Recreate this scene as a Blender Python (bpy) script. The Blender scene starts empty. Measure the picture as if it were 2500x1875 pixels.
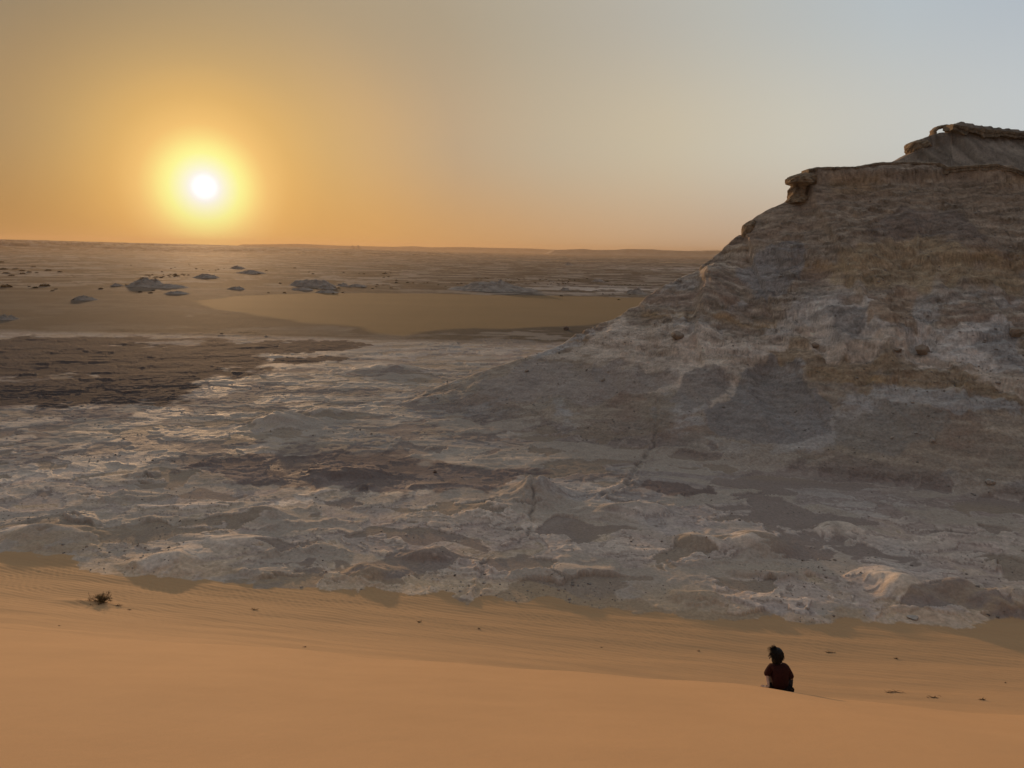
import bpy, bmesh, math, random
import numpy as np
from mathutils import Matrix, Vector

S = bpy.context.scene
COL = S.collection
R = math.radians

# ------------------------------------------------------------------ camera
F = 1818.0                     # focal length in units of the 2500 px wide photograph
PITCH, ROLL = R(10.1), R(1.0)
CAM = np.array([0.0, 0.0, 22.0])
fw = np.array([0, math.cos(PITCH), -math.sin(PITCH)])
r0 = np.array([1.0, 0, 0]); u0 = np.array([0, math.sin(PITCH), math.cos(PITCH)])
rt = math.cos(ROLL) * r0 + math.sin(ROLL) * u0
up = -math.sin(ROLL) * r0 + math.cos(ROLL) * u0
cam = bpy.data.cameras.new('camera')
cam.lens = 36 * F / 2500; cam.sensor_width = 36; cam.clip_start = .1; cam.clip_end = 60000
co = bpy.data.objects.new('camera', cam); COL.objects.link(co)
m = Matrix.Identity(4)
for i in range(3):
    m[i][0] = rt[i]; m[i][1] = up[i]; m[i][2] = -fw[i]; m[i][3] = CAM[i]
co.matrix_world = m
S.camera = co

def ray(px, py):
    d = fw + (px - 1250) / F * rt - (py - 937.5) / F * up
    return d / np.linalg.norm(d)

# ------------------------------------------------------------------ sun, sky, exposure
sd = ray(499, 457)
SUN_EL = math.asin(sd[2]); SUN_AZ = math.atan2(sd[0], sd[1])      # azimuth from +Y towards +X
SUN_STRENGTH = 2.7
sun = bpy.data.lights.new('sun', 'SUN'); sun.energy = SUN_STRENGTH; sun.angle = R(1.6)
sun.color = (1.0, .60, .30)
so = bpy.data.objects.new('sun', sun); COL.objects.link(so)
so.rotation_euler = Vector(sd).to_track_quat('Z', 'Y').to_euler()
so.location = (-100, 200, 80)

S.view_settings.view_transform = 'Standard'; S.view_settings.look = 'None'
S.view_settings.exposure = 0; S.view_settings.gamma = 1; S.view_settings.use_curve_mapping = False
S.cycles.use_denoising = True
S.cycles.max_bounces = 5; S.cycles.diffuse_bounces = 3; S.cycles.volume_bounces = 1
S.cycles.transparent_max_bounces = 8
S.cycles.use_adaptive_sampling = True; S.cycles.adaptive_threshold = .02

def lin(c):
    c = c / 255.0
    return c / 12.92 if c <= .04045 else ((c + .055) / 1.055) ** 2.4

W = bpy.data.worlds.new("World"); S.world = W; W.use_nodes = True
nt = W.node_tree; nt.nodes.clear()
def N(t, tree=None, **k):
    n = (tree or nt).nodes.new(t)
    for a, b in k.items(): setattr(n, a, b)
    return n
L = nt.links.new
def math_node(op, a, b=None, c=None, clamp=False, tree=None):
    tree = tree or nt
    n = tree.nodes.new('ShaderNodeMath'); n.operation = op; n.use_clamp = clamp
    for i, v in enumerate((a, b, c)):
        if v is None: continue
        if isinstance(v, (int, float)): n.inputs[i].default_value = v
        else: tree.links.new(v, n.inputs[i])
    return n.outputs[0]
tc = N('ShaderNodeTexCoord')
nrm = N('ShaderNodeVectorMath', operation='NORMALIZE'); L(tc.outputs['Generated'], nrm.inputs[0])
dot = N('ShaderNodeVectorMath', operation='DOT_PRODUCT'); L(nrm.outputs[0], dot.inputs[0]); dot.inputs[1].default_value = tuple(sd)
th = math_node('ARCCOSINE', math_node('MINIMUM', math_node('MAXIMUM', dot.outputs['Value'], -1.0), 1.0))
fac = math_node('SQRT', math_node('DIVIDE', th, math.pi))
sep = N('ShaderNodeSeparateXYZ'); L(nrm.outputs[0], sep.inputs[0])
el = math_node('ARCSINE', sep.outputs[2])
def ramp(stops):
    r = N('ShaderNodeValToRGB'); cr = r.color_ramp
    while len(cr.elements) > 1: cr.elements.remove(cr.elements[0])
    for i, (deg, c) in enumerate(stops):
        p = math.sqrt(deg / 180.0)
        e = cr.elements[0] if i == 0 else cr.elements.new(p)
        e.position = p
        k = c[3] if len(c) > 3 else 1
        e.color = (lin(c[0]) * k, lin(c[1]) * k, lin(c[2]) * k, 1)
    L(fac, r.inputs[0]); return r.outputs[0]
core = [(0, (255, 255, 255, 1.6)), (.7, (255, 255, 255, 1.15)), (.95, (255, 255, 248)), (1.2, (255, 255, 228)), (1.7, (255, 255, 195)), (2.3, (255, 254, 158)), (2.8, (255, 240, 146)), (3.4, (252, 218, 132)), (4.2, (244, 196, 118))]
low = ramp(core + [(5.5, (230, 175, 98)), (8, (219, 165, 92)), (12, (216, 163, 94)), (16, (209, 160, 100)), (22, (205, 160, 110)), (30, (203, 166, 128)), (40, (196, 168, 142)), (60, (186, 174, 162)), (90, (142, 138, 136)), (130, (104, 102, 102)), (180, (92, 90, 92))])
mid = ramp(core + [(6, (226, 181, 110)), (9, (212, 174, 116)), (13, (204, 170, 124)), (18, (191, 167, 136)), (25, (194, 179, 154)), (33, (204, 192, 168)), (42, (206, 202, 188)), (55, (200, 205, 206)), (90, (152, 154, 158)), (130, (110, 110, 114)), (180, (96, 96, 102))])
upp = ramp(core + [(8, (190, 163, 120)), (15, (176, 157, 128)), (20, (175, 160, 136)), (25, (179, 169, 150)), (31, (184, 178, 165)), (38, (188, 188, 181)), (48, (186, 195, 200)), (58, (180, 190, 201)), (90, (150, 154, 160)), (130, (112, 114, 120)), (180, (98, 99, 106))])
def sstep(v, a, b):
    mr = N('ShaderNodeMapRange', interpolation_type='SMOOTHSTEP'); L(v, mr.inputs[0])
    mr.inputs[1].default_value = a; mr.inputs[2].default_value = b; return mr.outputs[0]
def mixc(f, a, b):
    mx = N('ShaderNodeMix', data_type='RGBA'); L(f, mx.inputs[0]); L(a, mx.inputs[6]); L(b, mx.inputs[7]); return mx.outputs[2]
skyc = mixc(sstep(el, R(8), R(17)), mixc(sstep(el, R(-1), R(8)), low, mid), upp)
dim = N('ShaderNodeMapRange', interpolation_type='SMOOTHSTEP'); L(sep.outputs[0], dim.inputs[0])
dim.inputs[1].default_value = -.60; dim.inputs[2].default_value = -.18; dim.inputs[3].default_value = .66; dim.inputs[4].default_value = 1
dm = N('ShaderNodeVectorMath', operation='SCALE'); L(skyc, dm.inputs[0]); dmx = N('ShaderNodeMix', data_type='FLOAT'); L(sstep(th, R(2.5), R(13)), dmx.inputs[0]); dmx.inputs[2].default_value = 1.0; L(dim.outputs[0], dmx.inputs[3]); L(dmx.outputs[0], dm.inputs['Scale']); skyc = dm.outputs[0]
bg1 = N('ShaderNodeBackground'); L(skyc, bg1.inputs[0]); bg1.inputs[1].default_value = .97
nis = N('ShaderNodeTexSky', sky_type='NISHITA'); nis.sun_disc = False
nis.sun_elevation = SUN_EL; nis.sun_rotation = SUN_AZ; nis.dust_density = 4; nis.air_density = 1
bg2 = N('ShaderNodeBackground'); L(nis.outputs[0], bg2.inputs[0]); bg2.inputs[1].default_value = .05
mxs = N('ShaderNodeMixShader'); mxs.inputs[0].default_value = .025
L(bg1.outputs[0], mxs.inputs[1]); L(bg2.outputs[0], mxs.inputs[2])
wo = N('ShaderNodeOutputWorld'); L(mxs.outputs[0], wo.inputs[0])

# ------------------------------------------------------------------ numpy helpers
def _hash(ix, iy, seed):
    h = (ix.astype(np.int64) * 374761393 + iy.astype(np.int64) * 668265263 + seed * 974711) & 0xFFFFFFFF
    h = ((h ^ (h >> 13)) * 1274126177) & 0xFFFFFFFF
    return (h ^ (h >> 16)) & 0xFFFF
ANG = np.arange(65536) * (2 * np.pi / 65536)
CT, ST = np.cos(ANG), np.sin(ANG)
def pn(x, y, seed=0):
    x = np.asarray(x, float); y = np.asarray(y, float)
    ix = np.floor(x); iy = np.floor(y); fx = x - ix; fy = y - iy
    ux = fx * fx * fx * (fx * (fx * 6 - 15) + 10); uy = fy * fy * fy * (fy * (fy * 6 - 15) + 10)
    def g(a, b):
        h = _hash(ix + a, iy + b, seed); return CT[h] * (fx - a) + ST[h] * (fy - b)
    n0 = g(0, 0); n1 = g(1, 0); n2 = g(0, 1); n3 = g(1, 1)
    a = n0 + ux * (n1 - n0); b = n2 + ux * (n3 - n2)
    return (a + uy * (b - a)) * 1.5
def fbm(x, y, o, seed=0, gain=.5):
    s = 0; a = 1; f = 1; t = 0
    for i in range(o):
        s = s + a * pn(x * f + 17.3 * i, y * f - 9.1 * i, seed + i); t += a; a *= gain; f *= 2.03
    return s / t
def ss(a, b, v):
    t = np.clip((v - a) / (b - a), 0, 1); return t * t * (3 - 2 * t)
def smax(a, b, k):
    h = np.clip(.5 + .5 * (a - b) / k, 0, 1); return b + (a - b) * h + k * h * (1 - h)
def smin(a, b, k): return -smax(-a, -b, k)
def terrace(v, step, lo=.62):
    u = v / step; f = np.floor(u); r = u - f
    return step * (f + .22 * r + .78 * ss(lo, 1, r))
def sdpoly(x, y, P):
    """signed distance, positive inside"""
    d = np.full(x.shape, 1e18); ins = np.zeros(x.shape, bool); n = len(P)
    for i in range(n):
        ax, ay = P[i]; bx, by = P[(i + 1) % n]
        ex, ey = bx - ax, by - ay
        t = np.clip(((x - ax) * ex + (y - ay) * ey) / (ex * ex + ey * ey + 1e-12), 0, 1)
        d = np.minimum(d, (x - ax - t * ex) ** 2 + (y - ay - t * ey) ** 2)
        c = ((ay > y) != (by > y))
        with np.errstate(divide='ignore', invalid='ignore'):
            c &= x < (bx - ax) * (y - ay) / (by - ay + 1e-12) + ax
        ins ^= c
    d = np.sqrt(d); return np.where(ins, d, -d)
def dline(x, y, P):
    d = np.full(x.shape, 1e18); s = np.zeros(x.shape); acc = 0
    for i in range(len(P) - 1):
        ax, ay = P[i]; bx, by = P[i + 1]; ex, ey = bx - ax, by - ay; l = math.hypot(ex, ey)
        t = np.clip(((x - ax) * ex + (y - ay) * ey) / (ex * ex + ey * ey), 0, 1)
        q = (x - ax - t * ex) ** 2 + (y - ay - t * ey) ** 2
        s = np.where(q < d, acc + t * l, s); d = np.minimum(d, q); acc += l
    return np.sqrt(d), s / acc
def onplane(px, py, z):
    d = ray(px, py); t = (z - CAM[2]) / d[2]; return CAM[0] + t * d[0], CAM[1] + t * d[1]
def onvert(px, py, Y):
    d = ray(px, py); t = Y / d[1]; return t * d[0], 22 + t * d[2]

# ------------------------------------------------------------------ terrain description (world metres)
ZC = 13.6
_c = sorted(onplane(px, py, ZC) for px, py in [(-60, 1524), (0, 1528), (300, 1555), (700, 1590), (1100, 1622), (1500, 1652), (1905, 1680), (2250, 1712), (2500, 1747), (2600, 1762)])
CX, CY = np.array(_c).T
_b = sorted(onplane(px, py, .25) for px, py in [(-60, 1330), (0, 1340), (170, 1356), (190, 1392), (450, 1405), (640, 1428), (810, 1436), (960, 1438), (1085, 1432), (1140, 1475), (1200, 1450), (1356, 1456), (1640, 1496), (1808, 1503), (2010, 1513), (2200, 1508), (2400, 1524), (2500, 1513), (2600, 1520)])
BX, BY = np.array(_b).T
CP = np.polyfit(CX, CY, 2); BP = np.polyfit(BX, BY, 2)
_h = sorted(onplane(px, py, .2) for px, py in [(930, 985), (1150, 1030), (1400, 1075), (1700, 1120), (2000, 1165), (2300, 1200), (2600, 1240)])
HX, HY = np.array(_h).T
# main ridge line of the hill: photograph point and the distance it stands at
RIDGE = [(905, 990, 112), (1000, 972, 112), (1100, 935, 113), (1200, 900, 114), (1320, 860, 115), (1400, 820, 116), (1520, 766, 116), (1558, 748, 116), (1578, 723, 116), (1632, 691, 116), (1704, 662, 116), (1712, 648, 116), (1736, 630, 116), (1763, 612, 116), (1786, 587, 116), (1803, 574, 116), (1812, 572, 116), (1815, 553, 116), (1840, 533, 116), (1869, 514, 116), (1925, 489, 116), (1942, 484, 116), (1962, 466, 116), (1969, 440, 116), (1972, 414, 116), (1997, 409, 116), (2089, 408, 115), (2140, 398, 114), (2200, 396, 113), (2290, 398, 111), (2306, 408, 110), (2428, 400, 107), (2500, 420, 105), (2700, 430, 103)]
RX, RZ, RY = [], [], []
for px, py, Y in RIDGE:
    x, z = onvert(px, py, Y); RX.append(x); RZ.append(z); RY.append(Y)
RIDGE2 = [(2050, 470, 134), (2150, 402, 134), (2176, 396, 134), (2216, 374, 134), (2219, 360, 134), (2228, 347, 134), (2273, 331, 134), (2304, 329, 134), (2309, 312, 134), (2323, 304, 134), (2360, 311, 134), (2500, 325, 133), (2700, 332, 132)]
R2X, R2Z = [], []
for px, py, Y in RIDGE2:
    x, z = onvert(px, py, Y); R2X.append(x); R2Z.append(z)
TI = np.array([-50, 0, 8.2, 9.0, 13, 13.5, 21.2, 22.2, 33.2, 34.0, 36, 90.])
TO = np.array([-50, 0, 7.8, 9.5, 12.5, 13.6, 20.7, 23.0, 32.6, 34.9, 36, 90.])
RZI = np.interp(RZ, TO, TI)

SANDP = [onplane(px, py, -1.2) for px, py in [(455, 742), (560, 770), (700, 795), (860, 812), (960, 824), (1040, 814), (1180, 810), (1300, 812), (1420, 806), (1620, 770), (1620, 732), (1400, 730), (1230, 726), (1050, 722), (900, 719), (720, 722), (600, 730)]]
CRACK = [onplane(px, py, .2) for px, py in [(1302, 1206), (1296, 1290), (1262, 1325), (1182, 1368), (1176, 1420), (1150, 1485)]]
CRACK2 = [onplane(px, py, .4) for px, py in [(1470, 1205), (1530, 1178), (1560, 1130), (1600, 1080), (1600, 1020)]]
# single mounds of the basin floor: px, py, z guess, half length across, half length along view, height, smooth(pale sand) 0..1
MOUNDS = [(690, 1035, 0, 4.2, 3.0, 1.1, .8), (1312, 1212, 0, 2.6, 3.0, 1.2, .2), (1840, 1335, 0, 3.0, 2.2, .8, 1), (1700, 1330, 0, 2.2, 1.6, .6, 1),
          (2190, 1440, 0, 2.0, 3.0, .75, 1), (2330, 1450, 0, 1.8, 1.4, .6, .3), (560, 1330, 0, 3.2, 1.4, .45, 1), (420, 1380, 0, 3.0, 2.4, .6, 1),
          (640, 1260, 0, 2.2, 1.6, .5, .9), (110, 1305, 0, 4, 1.6, .5, 1), (900, 1400, 0, 2.2, 1.3, .5, .4), (1050, 1360, 0, 2.4, 1.0, .5, .8),
          (1560, 1250, 0, 3, 1.6, .6, .5), (2450, 1480, 0, 2.4, 1.6, .7, .3), (2050, 1300, 0, 2.5, 1.8, .5, 1), (1180, 1250, 0, 3, 2.4, .5, .3),
          (800, 1010, 0, 3.5, 2, .5, .9), (960, 905, 0, 7, 4, .8, .9), (1040, 985, 0, 3, 2, .5, .8), (850, 1160, 0, 4, 2.2, .5, .3), (1960, 1400, 0, 1.6, 1.1, .4, .1)]
MW = [(*onplane(px, py, z), a, b, h, s) for px, py, z, a, b, h, s in MOUNDS]

BUSH = (1e6, 1e6)
SPUR = [(x_, y_) for x_, y_ in [(onvert(1713, 665, 115)[0], 115), (onvert(1722, 700, 111)[0], 111), (onvert(1712, 745, 106)[0], 106), (onvert(1700, 795, 101)[0], 101)]]
def dune_z(x, y):
    yc = np.polyval(CP, np.clip(x, CX[0] - 3, CX[-1] + 3)) + .25 * pn(x / 6, 0 * x, 72) + .1 * pn(x / 1.9, 0 * x, 73)
    yb = np.polyval(BP, np.clip(x, BX[0] - 5, BX[-1] + 5)) + 2.0
    t = np.clip((y - yc) / (yb - yc), -3, 1.0)
    pw = np.interp(x / np.maximum(y, 8), [-.7, -.15, .35], [1.72, 1.85, 2.1])
    za = ZC * (1 - t).clip(0) ** pw - .02
    zb = 20.4 + (ZC - 20.4) * np.clip(y / yc, 0, None) ** 1.06
    zb = zb + np.where(y < 0, 3 * (1 - np.exp(np.minimum(y, 0) / 8)), 0)
    zb = np.where(y < -15, zb - .35 * (-15 - y), zb)
    za = np.where(t < -.3, 99., za); yb = np.interp(x, BX, BY) + 1.6 * fbm(x / 4, 0 * x, 3, 71)
    w = ss(.02, .3, t)
    lo = w * (.11 * fbm(x / 16 + y * .02, (y + .12 * x) / 2.4, 3, 12) + .010 * np.sin((y + .35 * x) * 15 + 5 * pn(x / 3, y / 3, 5)) * ss(.45, .8, t))
    rip = ss(.5, .9, t) * (.011 * np.sin((x * .86 + y * .5) * 17 + 6 * fbm(x / 2.5, y / 2.5, 2, 6)) * ss(-.2, .3, pn(x / 5, y / 3, 14)))
    bq = ((x - BUSH[0] + .9) / 1.7) ** 2 + ((y - BUSH[1]) / .55) ** 2
    lo = lo + rip + .16 * np.exp(-bq)
    z = np.where(t < .12, smin(zb, za, .045), za) + lo * (y < yb) + .05 * fbm(x / 7, y / 5, 2, 91)
    return z, t, yb

_d = ray(250, 1475); _t = np.linspace(15, 90, 3000); _z, _, _ = dune_z(_t * _d[0], _t * _d[1]); _k = np.where(22 + _t * _d[2] < _z)[0][0]
BUSH = (float(_t[_k] * _d[0]), float(_t[_k] * _d[1]))
def floor_z(x, y):
    """basin floor, ledges of soft rock; also returns masks"""
    r = np.hypot(x, y)
    far = ss(170, 260, r)
    wx = x + 2.6 * pn(x / 7, y / 7, 201) + .8 * pn(x / 1.9, y / 1.9, 202)
    wy = y + 2.6 * pn(x / 7, y / 7, 203) + .8 * pn(x / 1.9, y / 1.9, 204)
    big = fbm(wx / 17, wy / 12, 4, 211)
    med = fbm(wx / 7.0, wy / 3.9, 5, 221, .55)
    yb = np.interp(x, BX, BY)
    d = y - yb
    rough = (1 - .72 * ss(14, 30, d)) * (1 - .3 * far)
    pv = fbm((x + 1.6 * pn(x / 4, y / 4, 205)) / 9.5, (y + 1.2 * pn(x / 3, y / 3, 206)) / 5.2, 5, 207, .52)
    pit = ss(.10, .125, pv) * (1 - .5 * far); edge = np.exp(-((pv - .085) / .018) ** 2)
    dv = fbm((x + 5 * pn(x / 14, y / 14, 215)) / 13, (y + 3 * pn(x / 9, y / 9, 216)) / 7.5, 4, 217, .5)
    drift = ss(.01, .13, dv) * (1 - pit)
    flat = ss(-.1, .35, fbm(x / 30, y / 20, 3, 231) - .35 + .9 * ss(12, 26, d) * (1 - ss(60, 110, d)))
    z = .55 * big * (.35 + .65 * rough)
    rough0 = rough; rough = rough * (1 - .93 * pit) * (1 - .85 * drift)
    lm = med * .52 * rough * (1 - .6 * flat)
    vv = lm + .06 * fbm(x / 1.3, y / 1.1, 4, 241); stp = .15
    u_ = vv / stp; lvl = np.floor(u_); r_ = u_ - lvl
    z = .7 * z + stp * (lvl + .25 * r_ + .75 * ss(.86, 1, r_))
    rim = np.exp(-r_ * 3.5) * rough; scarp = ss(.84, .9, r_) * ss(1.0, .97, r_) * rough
    fine = terrace(.45 * fbm(wx / 1.9, wy / 1.2, 4, 251) * rough, .09, .82)
    z = z + .22 * fine * (1 - .8 * flat) * ss(-.2, .3, big + .6 * med)
    dune_s = fbm(x / 6.5 + .4 * pn(x / 3, y / 3, 218), y / 3.6, 2, 219)
    fl_ = 1 - .65 * ss(-15, -35, x) * ss(100, 122, y); z = z * fl_
    z = z - .16 * pit * (.4 + .6 * rough0) + .07 * edge * rough0 + drift * (.75 * np.maximum(dune_s, -.1) ** 1.0) * (.14 + .86 * rough0)
    sm = drift * .85
    for mx, my, a, b, h, s in MW:
        q = ((x - mx + .5 * pn(x / 1.7, y / 1.7, 5)) / a) ** 2 + ((y - my + .5 * pn(x / 2, y / 2, 6)) / b) ** 2
        g = np.exp(-q * 1.3) 
        z = z * (1 - s * .92 * g) + 1.35 * h * g * (1 + .25 * pn(x / 1.6 + y * .2, y / 1.4, 88))
        sm = np.maximum(sm, s * ss(.25, .7, g + .18 * med))
    z = z + .04 * rough * (1 - sm) * (1 - pit) * np.abs(fbm(x / .9, y / .8, 4, 262, .6))
    z = z + .035 * fbm(x * 1.7, y * 1.7, 3, 261) * (1 - .85 * sm) * (1 - .7 * pit)
    for C_, wd in ((CRACK, .35), (CRACK2, .45)):
        dd, s_ = dline(x + .35 * pn(x / 1.1, y / 1.1, 7), y + .5 * pn(x / 1.3, y / 1.3, 8), C_)
        z = z - .16 * np.exp(-(dd / (wd * .5)) ** 2) + .14 * np.exp(-((dd - .5) / .35) ** 2) * (1 + pn(x / .5, y / .5, 9))
    return z + .1, big, med, sm, flat, rough, rim, scarp, lvl, pit, edge

def hill_z(x, y):
    yb = np.interp(x, HX, HY); xs_ = x * np.minimum(1, 114 / np.maximum(y, 1)); yr = np.interp(xs_, RX, RY)
    xs_ = np.where(y > yr, x * yr / np.maximum(y, 1), x)
    zi = np.interp(xs_, RX, RZI, left=-2)
    t = (y - yb) / np.maximum(yr - yb, 6)
    tc_ = np.clip(t, 0, 1)
    s = .68 * tc_ + .32 * tc_ ** 2
    env = np.clip(np.minimum(tc_ * 4, (1 - tc_) * 3.2), 0, 1)
    wx = x + 2.0 * pn(x / 6, y / 6, 301); wy = y + 2.0 * pn(x / 6, y / 6, 302)
    amp = np.clip(zi / 12, 0, 1)
    gully = 3.0 * fbm(wx / 13, wy / 22, 3, 311) + 1.3 * (.5 - np.abs(fbm(wx / 6, wy / 15, 3, 321)) * 2)
    rk = fbm(wx / 4.2, wy / 3.4, 5, 331, .56)
    lowf = ss(10, 4, zi * s)
    zs_ = zi * s
    rs_ = fbm(wx / 7, zs_ / 1.15 + .8 * pn(x / 8, y / 8, 333), 5, 334, .6)
    rk = .45 * rk + .75 * rs_
    z = zi * s + env * amp * (gully * (1 - .5 * lowf) + (1.15 - .85 * lowf) * rk) + (1 - env) * .16 * rk * amp
    z = np.where((t >= 0) & (t <= 1), z, 0)
    plate = np.where(zi > 30, 9.0, 0.6)
    back = zi + .16 * rk * amp - .6 * np.maximum(y - yr - plate, 0)
    z = np.where(t > 1, np.maximum(back, 0), z)
    tm = np.clip(.35 + 1.6 * fbm(x / 9, y / 9, 3, 345) + (1 - env), 0, 1)
    lay = z + (np.interp(z, TI, TO) - z) * tm
    rock = ss(-.02, .20, fbm(wx / 9, wy / 8, 4, 341, .6) + .03)
    q_ = 2.6 * fbm(x / 9, y / 9, 6, 351, .58) + .8 * pn(lay * .55, x / 14, 353)
    hr_ = fbm(x / 2.6, (y * .35 + z * 1.1) / .9, 5, 352, .62)
    lay = lay + .34 * hr_ * env * amp * (1 - .75 * ss(9, 4, lay))
    global HSC
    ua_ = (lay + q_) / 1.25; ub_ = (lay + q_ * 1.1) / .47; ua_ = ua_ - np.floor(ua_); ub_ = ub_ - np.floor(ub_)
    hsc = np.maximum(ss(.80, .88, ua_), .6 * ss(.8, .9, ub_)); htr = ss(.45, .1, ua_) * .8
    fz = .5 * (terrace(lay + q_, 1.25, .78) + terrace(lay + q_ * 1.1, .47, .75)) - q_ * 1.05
    soft = ss(10, 5.5, lay + 2.5 * fbm(x / 10, y / 10, 2, 355)); k = (.12 + .88 * rock) * (.85 - .6 * soft) * ss(-.5, .1, pn(x / 3.5, y / 3 + lay * .6, 357)) * ss(1.5, 5, lay) * (t > 0)
    z = lay * (1 - k) + fz * k
    # cliff-forming spur at the nose
    z = np.where(z > 0, z, 0) * ss(0, .05, t + .0)
    sdist, sp_ = dline(x + .5 * pn(x / 1.5, y / 1.5, 361), y, SPUR)
    sgn = x - np.interp(y, [101, 106, 111, 115], [SPUR[3][0], SPUR[2][0], SPUR[1][0], SPUR[0][0]])
    z = z + (np.where(sgn < 0, 2.3 * np.exp(-(sdist / .7) ** 2), 2.3 * np.exp(-(sdist / 4.0) ** 2)) * (1 - .5 * sp_)) * (z > 1) * (t < 1) * ss(1.0, .9, t)
    # upper tier
    xs2 = x * np.minimum(1, 134 / np.maximum(y, 1)); z2r = np.interp(xs2, R2X, R2Z, left=20)
    t2 = np.clip((y - 117) / 17.0, 0, 1)
    z2 = np.where(y <= 134, 33.2 + (z2r - 33.2) * (t2 ** .9) + .7 * rk * np.minimum(t2 * 3, (1 - t2) * 3).clip(0, 1), z2r - .6 * np.maximum(y - 138, 0))
    cap = z2r - 2.2
    z2 = np.where((y <= 134) & (y > 127), np.where(z2 > cap - .6, np.maximum(z2, smin(cap + (y - 130.2) * 2.6, z2r, .2)), z2), z2)
    z2 = np.where(y > 117, z2, -9) * (np.interp(x, R2X, np.ones(len(R2X))))
    use = (z2 > z) & (y > 117) & (xs2 > R2X[0])
    z = np.where(use, z2, z)
    z = z * (1 - ss(230, 300, x))
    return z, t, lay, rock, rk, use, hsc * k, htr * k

def far_z(x, y):
    r = np.hypot(x, y); az = np.degrees(np.arctan2(x, y))
    # low plateau on the left horizon
    pl = np.interp(az, [-60, -34, -21, -10, -4, 2, 60], [40, 37, 30, 17, 6, 0, 0])
    z = pl * ss(2200, 4300, r + 700 * fbm(x / 900, y / 900, 3, 401)) 
    und = 1.6 * fbm(x / 120, y / 60, 4, 411) + .5 * fbm(x / 22, y / 14, 3, 415)
    step = terrace(3.0 * fbm(x / 420, y / 260, 4, 421), 1.1, .8)
    return z + und * ss(330, 600, r) * (1 - .5 * ss(1500, 3000, r)) + step * ss(700, 1500, r) * ss(16000, 9000, r)

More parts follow.
